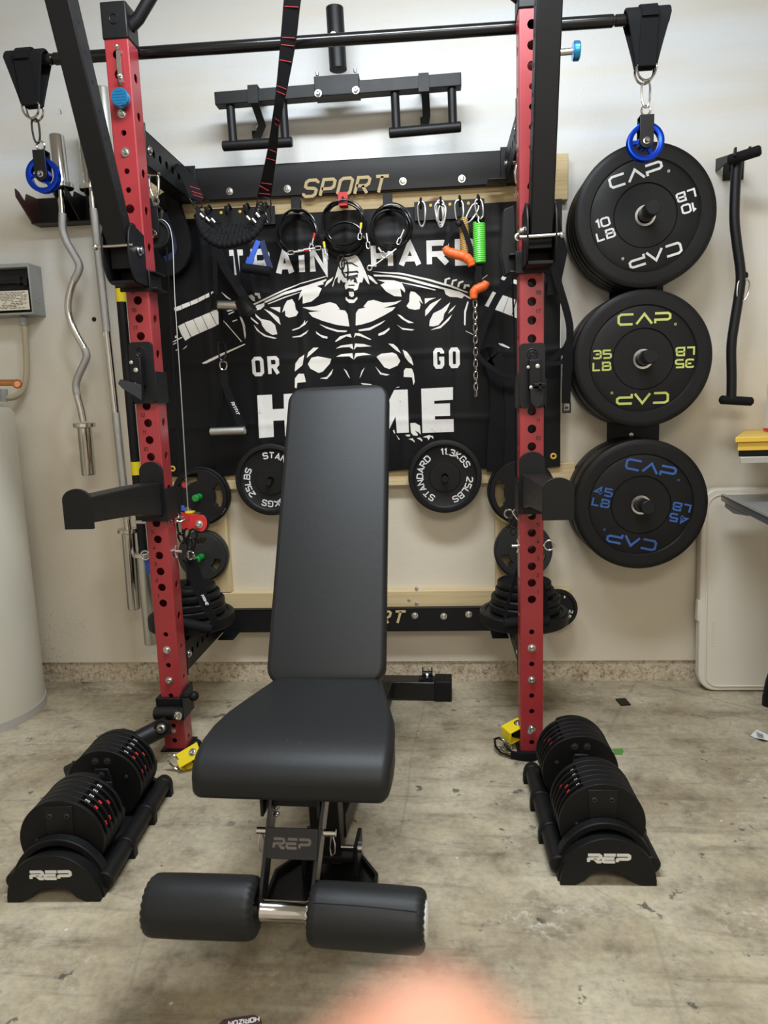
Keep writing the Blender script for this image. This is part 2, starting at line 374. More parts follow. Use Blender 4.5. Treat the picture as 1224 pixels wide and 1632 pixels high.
# stroke lettering
c_ = .13
GL = {
 'A': [[(0, 0), (.31, 1), (.62, 0)], [(.12, .30), (.50, .30)]], 'B': [[(0, .52), (0, 1), (.48, 1), (.58, .9), (.58, .62), (.48, .52), (0, .52), (0, 0), (.5, 0), (.62, .1), (.62, .42), (.5, .52)]],
 'C': [[(.62, .78), (.62, .87), (.49, 1), (.13, 1), (0, .87), (0, .13), (.13, 0), (.49, 0), (.62, .13), (.62, .22)]],
 'D': [[(0, 0), (0, 1), (.45, 1), (.62, .83), (.62, .17), (.45, 0), (0, 0)]], 'E': [[(.58, 1), (0, 1), (0, 0), (.58, 0)], [(0, .5), (.5, .5)]],
 'F': [[(.58, 1), (0, 1), (0, 0)], [(0, .5), (.48, .5)]], 'G': [[(.62, .78), (.62, .87), (.49, 1), (.13, 1), (0, .87), (0, .13), (.13, 0), (.49, 0), (.62, .13), (.62, .48), (.34, .48)]],
 'H': [[(0, 0), (0, 1)], [(.6, 0), (.6, 1)], [(0, .5), (.6, .5)]], 'I': [[(0, 0), (0, 1)]], 'J': [[(0, .2), (.12, 0), (.4, 0), (.52, .13), (.52, 1)]],
 'K': [[(0, 0), (0, 1)], [(.58, 1), (.04, .46), (.6, 0)]], 'L': [[(0, 1), (0, 0), (.54, 0)]], 'M': [[(0, 0), (0, 1), (.38, .35), (.76, 1), (.76, 0)]],
 'N': [[(0, 0), (0, 1), (.6, 0), (.6, 1)]], 'O': [[(.13, 0), (0, .13), (0, .87), (.13, 1), (.49, 1), (.62, .87), (.62, .13), (.49, 0), (.13, 0)]],
 'P': [[(0, 0), (0, 1), (.48, 1), (.6, .88), (.6, .54), (.48, .42), (0, .42)]], 'R': [[(0, 0), (0, 1), (.48, 1), (.6, .88), (.6, .6), (.48, .48), (0, .48)], [(.3, .48), (.62, 0)]],
 'S': [[(.6, .80), (.6, .88), (.48, 1), (.12, 1), (0, .88), (0, .62), (.12, .52), (.48, .48), (.6, .38), (.6, .12), (.48, 0), (.12, 0), (0, .12), (0, .2)]],
 'T': [[(0, 1), (.64, 1)], [(.32, 1), (.32, 0)]], 'U': [[(0, 1), (0, .13), (.13, 0), (.47, 0), (.6, .13), (.6, 1)]], 'Z': [[(0, 1), (.6, 1), (0, 0), (.6, 0)]],
 'V': [[(0, 1), (.32, 0), (.64, 1)]], 'W': [[(0, 1), (.2, 0), (.4, .7), (.6, 0), (.8, 1)]], 'Y': [[(0, 1), (.3, .5), (.6, 1)], [(.3, .5), (.3, 0)]],
 '0': [[(.13, 0), (0, .13), (0, .87), (.13, 1), (.49, 1), (.62, .87), (.62, .13), (.49, 0), (.13, 0)]], '1': [[(0, .82), (.18, 1), (.18, 0)]],
 '2': [[(0, .8), (0, .88), (.12, 1), (.48, 1), (.6, .88), (.6, .62), (0, .08), (0, 0), (.62, 0)]], '3': [[(0, .9), (.12, 1), (.48, 1), (.6, .88), (.6, .62), (.48, .52), (.2, .52)], [(.48, .52), (.6, .42), (.6, .12), (.48, 0), (.12, 0), (0, .1)]],
 '4': [[(.46, 0), (.46, 1), (0, .3), (.62, .3)]], '5': [[(.58, 1), (0, 1), (0, .55), (.48, .55), (.6, .44), (.6, .12), (.48, 0), (0, 0)]],
 '6': [[(.56, 1), (.13, 1), (0, .87), (0, .13), (.13, 0), (.49, 0), (.62, .13), (.62, .43), (.49, .55), (0, .55)]], '7': [[(0, 1), (.6, 1), (.22, 0)]],
 '8': [[(.1, .53), (0, .63), (0, .9), (.1, 1), (.5, 1), (.6, .9), (.6, .63), (.5, .53), (.1, .53), (0, .43), (0, .1), (.1, 0), (.5, 0), (.6, .1), (.6, .43), (.5, .53)]],
 '9': [[(.06, 0), (.49, 0), (.62, .13), (.62, .87), (.49, 1), (.13, 1), (0, .87), (0, .57), (.13, .45), (.62, .45)]], '.': [[(0, 0), (0, .12)]], '-': [[(0, .5), (.3, .5)]], ' ': [],
 # wide logo letters
 'c': [[(1.05, 1), (.2, 1), (0, .82), (0, .2), (.14, 0), (1.0, 0)]], 'a': [[(0, 0), (.55, 1), (1.1, 0)]], 'p': [[(0, 0), (0, .36), (.9, .36), (1.05, .5), (1.05, .84), (.9, 1), (-.02, 1)]],
 'r': [[(-.05, 1), (.85, 1), (.98, .86), (.98, .62), (.85, .48), (.1, .48), (0, .4), (0, 0)], [(.45, .48), (.75, 0), (1.05, 0)]],
 'e': [[(1.0, 1), (.05, 1)], [(.9, .5), (0, .5), (0, .1), (.1, 0), (.95, 0)]], 'q': [[(-.05, 1), (.85, 1), (.98, .86), (.98, .55), (.85, .42), (.1, .42), (0, .34), (0, 0)]],
}
GW = {k: (max([p[0] for st in v for p in st]) if v else .35) for k, v in GL.items()}
def ribbon(mb, pts, hw, F, th):
    P = [V((p[0], p[1])) for p in pts]; closed = (P[0]-P[-1]).length < 1e-6 and len(P) > 2
    if closed: P = P[:-1]
    n = len(P); L, R_ = [], []
    for i in range(n):
        a = P[i]-P[i-1] if (i or closed) else P[1]-P[0]; b = P[(i+1) % n]-P[i] if (i < n-1 or closed) else P[-1]-P[-2]
        a.normalize(); b.normalize(); na = V((-a.y, a.x)); nb = V((-b.y, b.x)); m = na+nb
        if m.length < .2: m = na.copy()
        m.normalize(); k = hw/max(.42, m.dot(nb)); p = P[i]
        if not closed and i == 0: p = p-b*hw*.0
        L.append(p+m*k); R_.append(p-m*k)
    tops = []
    rng = range(n if closed else n-1)
    vl = [[mb.bm.verts.new(F(q.x, q.y, h)) for q in L] for h in (0, th)]; vr = [[mb.bm.verts.new(F(q.x, q.y, h)) for q in R_] for h in (0, th)]
    for i in rng:
        j = (i+1) % n
        mb.face([vl[1][i], vl[1][j], vr[1][j], vr[1][i]]); mb.face([vl[0][i], vl[0][j], vl[1][j], vl[1][i]]); mb.face([vr[0][i], vr[1][i], vr[1][j], vr[0][j]])
    if not closed:
        for i in (0, n-1): mb.face([vl[0][i], vl[1][i], vr[1][i], vr[0][i]])
def text_w(s, gap=.28, wx=1.0): return sum(GW[ch]*wx for ch in s)+gap*(len(s)-1)
def text(mb, s, o, xd, yd, h, sw=.16, gap=.28, th=.0006, align='c', shear=0.0, wx=1.0, nrm=None):
    o, xd, yd = V(o), V(xd).normalized(), V(yd).normalized(); nd = V(nrm) if nrm else xd.cross(yd)
    W = text_w(s, gap, wx); cx = -W/2 if align == 'c' else (-W if align == 'r' else 0)
    hh = 1-sw
    for ch in s:
        x0 = cx
        for st in GL[ch]:
            pts = [(x0+p[0]*wx+shear*(p[1]-.5), sw/2+p[1]*hh-.5) for p in st]
            ribbon(mb, pts, sw/2, lambda u, v, t: o+xd*u*h+yd*v*h+nd*t, th)
        cx += GW[ch]*wx+gap
    return mb
def arc_text(mb, s, c, xd, yd, R, a0, h, sw=.16, gap=.3, th=.0006, wx=1.0):   # a0: centre angle (deg, ccw from xd), letters read clockwise
    c, xd, yd = V(c), V(xd), V(yd); W = text_w(s, gap, wx)*h; cur = -W/2
    for ch in s:
        wd = GW[ch]*wx*h; a = math.radians(a0)-(cur+wd/2)/R
        rd = xd*math.cos(a)+yd*math.sin(a); td = xd*math.sin(a)-yd*math.cos(a)
        text(mb, ch, c+rd*R, td, rd, h, sw, gap, th, 'c', 0, wx); cur += wd+gap*h
def holed(mb, F, W, cells, th=.003, n=16):
    """strip of width W along +v; cells: list of (v0, v1, hole_radius or 0, hole_v). F(u,v,w) -> point; holes get a rim of depth th (into +w)"""
    for v0, v1, r, hv in cells:
        q = [(-W/2, v0), (W/2, v0), (W/2, v1), (-W/2, v1)]
        if not r:
            mb.face([mb.bm.verts.new(F(a, b, 0)) for a, b in q]); continue
        outer = []; circ = []
        for i in range(n):
            a = 2*PI*(i+.5)/n; cx, sy = math.cos(a), math.sin(a)
            circ.append((r*cx, hv+r*sy))
            k = min((W/2)/abs(cx) if abs(cx) > 1e-6 else 9, ((v1-hv) if sy > 0 else (hv-v0))/abs(sy) if abs(sy) > 1e-6 else 9)
            outer.append((k*cx, hv+k*sy))
        # snap nearest to corners
        for cq in q:
            i = min(range(n), key=lambda i: (outer[i][0]-cq[0])**2+(outer[i][1]-cq[1])**2); outer[i] = cq
        vo = [mb.bm.verts.new(F(a, b, 0)) for a, b in outer]; vc = [mb.bm.verts.new(F(a, b, 0)) for a, b in circ]; vi = [mb.bm.verts.new(F(a, b, th)) for a, b in circ]
        for i in range(n):
            j = (i+1) % n; mb.face([vo[i], vo[j], vc[j], vc[i]]); mb.face([vc[i], vc[j], vi[j], vi[i]])
def rsec(c, xd, zd, hw, ht, r, k=4):        # rounded-rectangle cross section
    pts = []; r = min(r, hw*.98, ht*.98)
    for sx, sz, a0 in ((1, 1, 0), (-1, 1, 90), (-1, -1, 180), (1, -1, 270)):
        for i in range(k+1):
            a = math.radians(a0+90*i/k); pts.append(V(c)+V(xd)*(sx*(hw-r)+r*math.cos(a))+V(zd)*(sz*(ht-r)+r*math.sin(a)))
    return pts
def bolt(mb, c, ax, r=.009, h=.006):
    c, ax = V(c), V(ax).normalized(); mb.lathe(c, ax, [(r*1.5, 0), (r*1.5, .0015), (r, .0018), (r, h*.8), (r*.8, h), (r*.45, h), (r*.4, h*.5), (0, h*.5)], 12)

# ================================================================== the room
WY = .56
def struct(name, mb, m, **k): return tag(finish(name, mb, m, **k), kind='structure')
struct('floor', MB().bb((-2.6, -4.2, -.06), (2.6, .70, 0)), 'floor')
struct('wall_back', MB().bb((-2.6, WY, .084), (2.6, WY+.12, 2.72)), 'wall')
struct('trim_1', MB().bb((-2.6, WY+.008, 0), (2.6, WY+.16, .084)), 'curb')
struct('wall_left', MB().bb((-2.72, -4.2, 0), (-2.6, WY+.12, 2.72)), 'wall')
struct('wall_right', MB().bb((2.6, -4.2, 0), (2.72, WY+.12, 2.72)), 'wall')
struct('ceiling', MB().bb((-2.72, -4.2, 2.72), (2.72, WY+.12, 2.84)), 'wall')
# wall damage: a small hole plug between the two bars
mb = MB()
h = at(150, 509, WY); mb.lathe(h+V((0, -.0005, 0)), (0, -1, 0), [(.009, 0), (.008, .001), (.006, .001), (.005, .0003), (0, .0003)], 14)
tag(finish('screw_hole', mb, 'void'), 'small dark torn screw hole in the beige wall beside the straight barbell', 'hole')
mb = MB(); h = at(98, 181, WY); mb.tube([h, h+V((.004, -.012, .002)), h+V((.002, -.014, .008))], .0012, 6)
tag(finish('nail', mb, 'dark'), 'tiny bent black nail in the upper wall left of the red rack post', 'nail')

# ================================================================== power rack
UX, UW, Z1, HP = .568, .069, .4914, .0508
rack = thing('power_rack', 'red power rack with numbered uprights and black channels bolted to the wall lumber', 'power rack', (0, 0, 0))
def hz(i): return Z1+HP*(i-1)
def upright(sx):
    x0 = sx*UX; inner = -sx; mb = MB(); H = 2.194; hw = UW/2
    fc = []; idx = [(i, .0125) for i in list(range(1, 25))+list(range(30, 34))]+[(i, .0078) for i in (-8, -7, -6, -5, -4, -3, -2, -1, 25, 26, 27, 28, 29)]
    idx.sort(); prev = 0.0
    for i, r in idx:
        a = hz(i)-HP/2
        if a-prev > .001: fc.append((prev, a, 0, 0))
        fc.append((a, a+HP, r, hz(i))); prev = a+HP
    if H-prev > 1e-3: fc.append((prev, H, 0, 0))
    sc = []; prev = 0.0
    for i in list(range(-8, 27, 2))+[29, 31, 33]:
        a = hz(i)-HP/2; r = .0125 if i >= 0 else .0078
        if a-prev > .001: sc.append((prev, a, 0, 0))
        sc.append((a, a+HP, r, hz(i))); prev = a+HP
    if H-prev > 1e-3: sc.append((prev, H, 0, 0))
    c = .004                                       # softened corners
    holed(mb, lambda u, v, t: V((x0+u, t, v)), UW-2*c, fc)
    holed(mb, lambda u, v, t: V((x0-u, UW-t, v)), UW-2*c, fc)
    holed(mb, lambda u, v, t: V((x0-hw+t, UW/2-u, v)), UW-2*c, sc)
    holed(mb, lambda u, v, t: V((x0+hw-t, UW/2+u, v)), UW-2*c, sc)
    for ax, ay, a0 in ((x0-hw+c, c, 180), (x0+hw-c, c, 270), (x0+hw-c, UW-c, 0), (x0-hw+c, UW-c, 90)):
        P = [(ax+c*math.cos(math.radians(a0+30*k)), ay+c*math.sin(math.radians(a0+30*k))) for k in range(4)]
        for p, q in zip(P, P[1:]): mb.face([mb.bm.verts.new(V((*p, 0))), mb.bm.verts.new(V((*q, 0))), mb.bm.verts.new(V((*q, H))), mb.bm.verts.new(V((*p, H)))])
    bmesh.ops.remove_doubles(mb.bm, verts=mb.bm.verts[:], dist=.0003)
    up = finish('upright', mb, 'red', rack, smooth=0)
    t = MB()
    for i in list(range(1, 14))+[17, 18, 19]:
        text(t, str(i), (x0+(.004 if sx < 0 else .018)-(.018 if sx < 0 else 0), -.0003, hz(i)+HP*.47), X, Z, .0115, .15, .28, .0003)
    finish('hole_number', t, 'greytxt', up)
    return up
ups = {-1: upright(-1), 1: upright(1)}
for sx, lst in ((-1, (-4, -2, 27, 29)), (1, (-4, -2, -7.1))):
    for i in lst:
        b = MB(); bolt(b, (sx*UX, -.0002, hz(i)), (0, -1, 0), .0085, .009); finish('bolt', b, 'steel', ups[sx])
for sx in (-1, 1):
    b = MB(); bolt(b, (sx*UX+(-.006 if sx > 0 else .0), -.0002, .068), (0, -1, 0), .005, .003); finish('rivet', b, 'alu', ups[sx])
    # top bracket with a brace rising off it
    b = MB(); x = sx*UX
    b.bb((x-.037, -.004, 2.105), (x+.037, .074, 2.200)); br = finish('top_bracket', b, 'black', rack, bevel=.004)
    b = MB(); b.torus((x, -.0045, 2.155), (0, 1, 0), .012, .002, 20, 6); finish('embossed_ring', b, 'black', br)
    b = MB(); b.tube([(x-sx*.03, .035, 2.15), (x-sx*.055, .035, 2.17), (x-sx*.15, .035, 2.29), (x-sx*.17, .035, 2.36)], .017, 16); finish('brace', b, 'black', rack)
# hitch clips in the top of the left post, blue knobbed pins
b = MB()
for z in (2.060, 1.985): b.cyl((-.5605, -.013, z+.018), (-.5665, .02, z-.006), .0055); b.sph((-.561, -.015, z+.02), .0065, 10)
b.strap([(-.560, -.010, 2.070), (-.5605, -.012, 2.03), (-.558, -.010, 1.99)], .012, .003, X); finish('hitch_clip', b, 'steel', rack)
pin = MB().cyl((-.559, .005, 1.945), (-.559, -.030, 1.945), .012); pn = finish('locking_pin', pin, 'steel', rack)
k = MB().lathe((-.559, -.012, 1.945), (0, -1, 0), [(.023, 0), (.025, .003), (.025, .017), (.0225, .020), (0, .020)], 30)
for i in range(5):
    for j in range(5):
        if (i-2)**2+(j-2)**2 < 6.5: k.box((-.559+(i-2)*.0075, -.0325, 1.945+(j-2)*.0075), (.0045, .002, .0045), rot('Y', PI/4))
finish('knob', k, 'blueknob', pn)
pr = at(888, 84, .03); p2 = at(918, 81, .03)
pin = MB().cyl((UX+.02, .033, pr.z), (p2.x-.01, .033, pr.z+.002), .0085); pn = finish('locking_pin', pin, 'steel', rack)
k = MB().lathe((p2.x-.008, .033, pr.z+.002), (1, 0, 0), [(.022, 0), (.0245, .003), (.0245, .015), (.022, .018), (0, .018)], 30); finish('knob', k, 'blueknob', pn)
# crossmembers running back to the wall (perforated sides)
def crossmember(sx, z0, z1, nh, big):
    mb = MB(); x0 = sx*(UX-.0); w2 = .026; y0, y1 = UW, .492; zc = (z0+z1)/2
    n = nh; cw = (y1-y0)/n; r = big
    cells = [(y0+cw*i, y0+cw*(i+1), r if i % 1 == 0 else 0, y0+cw*(i+.5)) for i in range(n)]
    H = z1-z0
    for s in (-1, 1): holed(mb, lambda u, v, t, s=s: V((x0+s*(w2-t), v, zc+u)), H, cells)
    mb.bb((x0-w2, y0, z1-.003), (x0+w2, y1, z1)); mb.bb((x0-w2, y0, z0), (x0+w2, y1, z0+.003))
    c = finish('crossmember', mb, 'black', rack, smooth=0)
    f = MB(); f.bb((x0-.036, y0, z0-.008), (x0+.036, y0+.006, z1+.012)); f.bb((x0-.042, y1-.006, z0-.005), (x0+.042, y1, z1+.02)); f.bb((x0-sx*.06-.03, y1-.09, z0-.006), (x0-sx*.06+.03, y1, z0)) ; finish('end_plate', f, 'black', c, bevel=.002)
    for y in (y0+.045, y1-.06):
        b = MB(); bolt(b, (x0-sx*.0262, y, zc), (-sx, 0, 0), .009, .008); finish('bolt', b, 'steel', c)
    return c
for sx in (-1, 1):
    crossmember(sx, 1.802, 1.902, 8, .0125); crossmember(sx, .235, .335, 8, .011)
# fold-out wall channels with cut SPORT lettering
def channel(z0, z1, xa, xb, tx, th, zt, bl):
    mb = MB(); mb.bb((xa, .494, z0), (xb, .498, z1)); mb.bb((xa, .494, z1-.004), (xb, .521, z1)); mb.bb((xa, .494, z0), (xb, .521, z0+.004))
    c = finish('wall_channel', mb, 'black', rack, bevel=.0015)
    t = MB(); sw = .185
    text(t, 'SPORT', (tx, .4938, zt), X, Z, th, .165, .30, .0006, 'c', .25, 1.10); finish('cut_lettering', t, 'goldtxt', c)
    for px, py in bl:
        b = MB(); bolt(b, at(px, py, .494), (0, -1, 0), .0085, .006); finish('bolt', b, 'steel', c)
p = at(551, 297, .494)
channel(1.806, 1.914, -.60, .60, p.x, .062, p.z, [(366, 305), (458, 301), (642, 289), (736, 285)])
p = at(592, 984, .494)
channel(.228, .318, -.60, .60, p.x, .054, p.z, [(661, 981), (747, 979), (707, 982)])
# pull-up bar passing behind the uprights
A_, B_ = V((-.795, .088, 2.107)), V((.80, .088, 2.100))
bar = finish('pull_up_bar', MB().rod(A_, B_, .0165, .003, 28), 'blackg', rack)
b = MB()
for sx in (-1, 1): b.bb((sx*UX-.02, .066, 2.078), (sx*UX+.02, .078, 2.125))
finish('bar_saddle', b, 'black', bar)
# foot plates under the uprights, with the strap ring on the right one
for sx in (-1, 1): finish('foot_plate', MB().bb((sx*UX-.045, -.012, 0), (sx*UX+.045, .085, .006)), 'black', rack, bevel=.001)

# ================================================================== lumber on the wall
def board(name, a, b, m, label): return tag(finish(name, MB().bb(a, b), m, bevel=.003), label, 'lumber')
board('lumber_board', (-.758, .522, 1.752), (.758, WY, 1.902), 'woodx', 'long pine board behind the upper black SPORT channel')
board('lumber_board', (-.72, .532, 1.728), (.70, WY, 1.750), 'woodx', 'thin pale strip of wood just above the black gorilla banner')
board('lumber_board', (-.74, .522, .780), (.79, WY, .850), 'woodx', 'horizontal pine rail along the bottom edge of the banner')
board('lumber_board', (-.74, .522, .255), (.78, WY, .378), 'woodx', 'long pine board behind the lower black SPORT channel')
board('lumber_stud', (-.603, .522, .379), (-.512, WY, .779), 'woodz', 'short vertical pine stud behind the grey plate near the left red post')
board('lumber_stud', (.502, .522, .379), (.592, WY, .779), 'woodz', 'short vertical pine stud behind the grey plate near the right red post')
for px, py in ((652, 956), (664, 962), (664, 938)):
    b = MB(); bolt(b, at(px, py, .522), (0, -1, 0), .0045, .002); o = finish('screw', b, 'steel'); tag(o, 'small silver screw in the lower pine board right of the bench', 'screw', 'screws in the lower board')

# ================================================================== banner
BY = .508
def drape(x, z):
    y = .0035*math.sin(x*9+.6)*math.cos(z*6)+.002*math.sin(x*23+z*9)
    for f in (-.53, -.355, -.18, -.005, .17, .345, .52): y -= .0028*math.exp(-((x-f)/.008)**2)
    for f in (1.02, 1.25, 1.48, 1.66): y -= .0026*math.exp(-((z-f)/.009)**2)
    return y
def drape_mb(mb, off, cut=True):
    if cut:
        for k in range(-75, 76):
            mb_cut(mb, V((k*.01, 0, 0)), X)
        for k in range(82, 178): mb_cut(mb, V((0, 0, k*.01)), Z)
    for v in mb.bm.verts: v.co.y = BY+drape(v.co.x, v.co.z)-off+(v.co.y-BY)
def mb_cut(mb, co, no):
    g = [f for f in mb.bm.faces if min(v.co.dot(no) for v in f.verts) < co.dot(no)-1e-5 and max(v.co.dot(no) for v in f.verts) > co.dot(no)+1e-5]
    if not g: return
    geo = set(g)
    for f in g: geo.update(f.verts); geo.update(f.edges)
    bmesh.ops.bisect_plane(mb.bm, geom=list(geo), plane_co=co, plane_no=no, dist=1e-6)
ban = thing('banner', 'large black banner with a white gorilla and the words TRAIN HARD OR GO HOME', 'banner', (0, BY, .84))
mb = MB(); nx, nz = 148, 94; bx0, bx1, bz0, bz1 = -.725, .735, .838, 1.752
g = [[mb.bm.verts.new((bx0+(bx1-bx0)*i/nx, BY+drape(bx0+(bx1-bx0)*i/nx, bz0+(bz1-bz0)*j/nz), bz0+(bz1-bz0)*j/nz-.006*math.sin((i/nx)*PI*5)*(1-j/nz))) for j in range(nz+1)] for i in range(nx+1)]
for i in range(nx):
    for j in range(nz): mb.face([g[i][j], g[i+1][j], g[i+1][j+1], g[i][j+1]])
bmesh.ops.solidify(mb.bm, geom=mb.bm.faces[:], thickness=.0008)
cloth = finish('cloth', mb, 'banner', ban, smooth=60)
for px, py in ((882, 337), (882, 727), (275, 747)):
    b = MB(); q = at(px, py, BY-.004); b.lathe(q, (0, -1, 0), [(.005, 0), (.0115, 0), (.0115, .001), (.009, .0025), (.006, .0018), (.005, .0)], 20, False, False); finish('grommet', b, 'gold', cloth)
# lettering
t = MB()
def btext(s, px0, px1, py0, py1, sw, gap, wx=1.0, th=.0006):
    """word fitted between pixel columns px0..px1 at baseline py1 / cap line py0 (at the banner's depth)"""
    a = at(px0, py1, BY); b_ = at(px1, py1, BY); c = at(px0, py0, BY); h = (c-a).length
    W = (b_-a).length/h; W0 = text_w(s, gap, 1.0)-gap*(len(s)-1); wx = (W-sw-gap*(len(s)-1))/W0
    text(t, s, a+V((sw/2*h, 0, h/2)), X, Z, h, sw, gap, .0006, 'l', 0, wx)
btext('TRAIN', 364, 524, 399, 444, .21, .40)
btext('HARD', 592, 762, 388, 430, .21, .42)
btext('OR', 403, 447, 569, 600, .19, .40)
btext('GO', 691, 733, 555, 588, .19, .42)
def pl(pts, o, s_):
    P = [at(o[0]+u/s_, o[1]+v/s_, BY) for u, v in pts]; f = t.face([t.bm.verts.new(p) for p in P])
pl([(545,455),(932,437),(932,590),(705,603),(705,640),(895,632),(897,785),(712,790),(714,830),(940,825),(942,980),(560,995)], (600, 560), 7.65)
pl([(-240,1008),(-245,487),(-70,482),(75,760),(215,470),(380,465),(395,990),(250,995),(232,795),(130,1000),(25,1003),(-85,800),(-90,1006)], (600, 560), 7.65)
pl([(25,808),(83,805),(85,862),(130,860),(129,803),(186,800),(190,966),(134,968),(132,905),(88,907),(90,970),(33,975)], (400, 300), 2.448)
pl([(290,797),(236,800),(214,824),(216,942),(240,966),(292,963),(292,925),(268,925),(258,915),(257,850),(266,838),(290,837)], (400, 300), 2.448)
pl([(290,797),(344,794),(366,818),(369,936),(346,960),(292,963),(292,925),(315,924),(325,914),(324,848),(314,838),(290,837)], (400, 300), 2.448)
t.bm.normal_update(); bmesh.ops.triangulate(t.bm, faces=[f for f in t.bm.faces if len(f.verts) > 4])
for v in t.bm.verts: v.co.y += 0
drape_mb(t, .0014); finish('lettering', t, 'print', cloth)
# gorilla artwork, traced shapes
t = MB()
def poly(pts, o, s, mir=False):
    P = [at(o[0]+u/s, o[1]+v/s, BY) for u, v in pts]
    vs = [t.bm.verts.new(p) for p in P]; t.face(vs)
cA, sA = (400, 380), 6.12
ART_A = [
 [(865,240),(880,205),(935,160),(990,150),(1040,175),(1075,235),(1110,310),(1140,380),(1158,450),(1140,440),(1100,378),(1085,430),(1060,430),(1040,500),(1010,512),(1000,490),(950,485),(925,500),(915,465),(925,430),(900,430),(875,400),(862,440),(845,425),(850,370),(820,400),(800,475),(795,460),(825,370),(845,300)],
 [(925,570),(950,595),(1000,600),(1035,570),(1040,590),(1005,630),(960,632),(925,600)], [(955,522),(1003,522),(1005,560),(985,575),(962,560)],
 [(718,475),(740,420),(805,375),(790,410)],
 [(0,650),(330,490),(500,430),(720,370),(750,368),(700,385),(480,445),(300,520),(0,668)],
 [(130,615),(330,520),(520,465),(740,395),(730,415),(700,435),(715,445),(645,465),(692,490),(660,560),(590,615),(505,635),(505,555),(462,605),(475,550),(500,500),(480,505),(320,550),(140,630)],
 [(160,636),(330,565),(480,522),(480,528),(330,578),(170,642)],
 [(18,690),(60,650),(100,640),(132,625),(130,660),(90,695),(30,705)], [(0,545),(40,575),(35,612),(15,600),(0,570)], [(38,530),(85,535),(98,585),(75,590),(65,560),(40,555)],
 [(322,655),(350,605),(400,590),(425,630),(435,690),(460,720),(440,755),(370,772),(335,755),(330,700),(302,722)],
 [(182,672),(285,668),(283,722),(240,700)], [(125,685),(200,720),(270,770),(290,845),(250,810),(190,745)],
 [(42,735),(100,785),(190,805),(235,845),(258,935),(210,942),(150,905),(110,850),(100,810),(50,765)],
 [(30,845),(90,910),(150,945),(255,972),(230,980),(130,955),(60,900)], [(0,765),(75,830),(65,838),(0,785)],
 [(500,672),(620,665),(700,640),(770,622),(830,640),(868,690),(850,695),(920,705),(942,740),(962,860),(840,845),(700,805),(600,765),(560,722),(640,712),(685,710),(580,700)],
 [(665,835),(760,870),(850,895),(942,900),(925,915),(840,912),(740,880)], [(400,890),(470,865),(510,830),(525,795),(525,825),(555,800),(530,840),(470,880),(405,900)], [(400,960),(480,945),(530,915),(562,890),(540,925),(490,960),(410,966)],
 [(632,905),(680,940),(748,960),(745,978),(700,970),(640,930)],
 [(820,1005),(870,955),(970,930),(985,968),(930,955),(830,1010)], [(828,1075),(880,1045),(990,1030),(1000,1085),(960,1060),(900,1062)], [(832,1155),(880,1130),(990,1120),(1002,1182),(960,1150),(900,1152)],
 [(1005,970),(1015,925),(1060,925),(1175,985),(1160,988),(1070,955),(1025,945)], [(1005,1085),(1015,1025),(1100,1030),(1175,1052),(1080,1058),(1030,1058)], [(1005,1182),(1020,1120),(1100,1115),(1175,1135),(1080,1142),(1035,1152)],
 [(545,1165),(560,1110),(610,1065),(660,1065),(610,1110)], [(430,1298),(435,1220),(475,1165),(522,1135),(505,1235)],
 [(555,1225),(590,1165),(650,1150),(785,1175),(770,1220),(700,1300),(660,1312),(580,1270)], [(672,1365),(740,1350),(802,1272),(785,1325),(740,1372)],
 [(430,1455),(432,1365),(465,1320),(520,1320),(538,1400),(455,1408),(448,1462)], [(905,1270),(935,1295),(968,1368),(950,1350)], [(1110,1258),(1080,1295),(1060,1362),(1072,1345)],
]
for p in ART_A: poly(p, cA, sA)
cB = (560, 380)
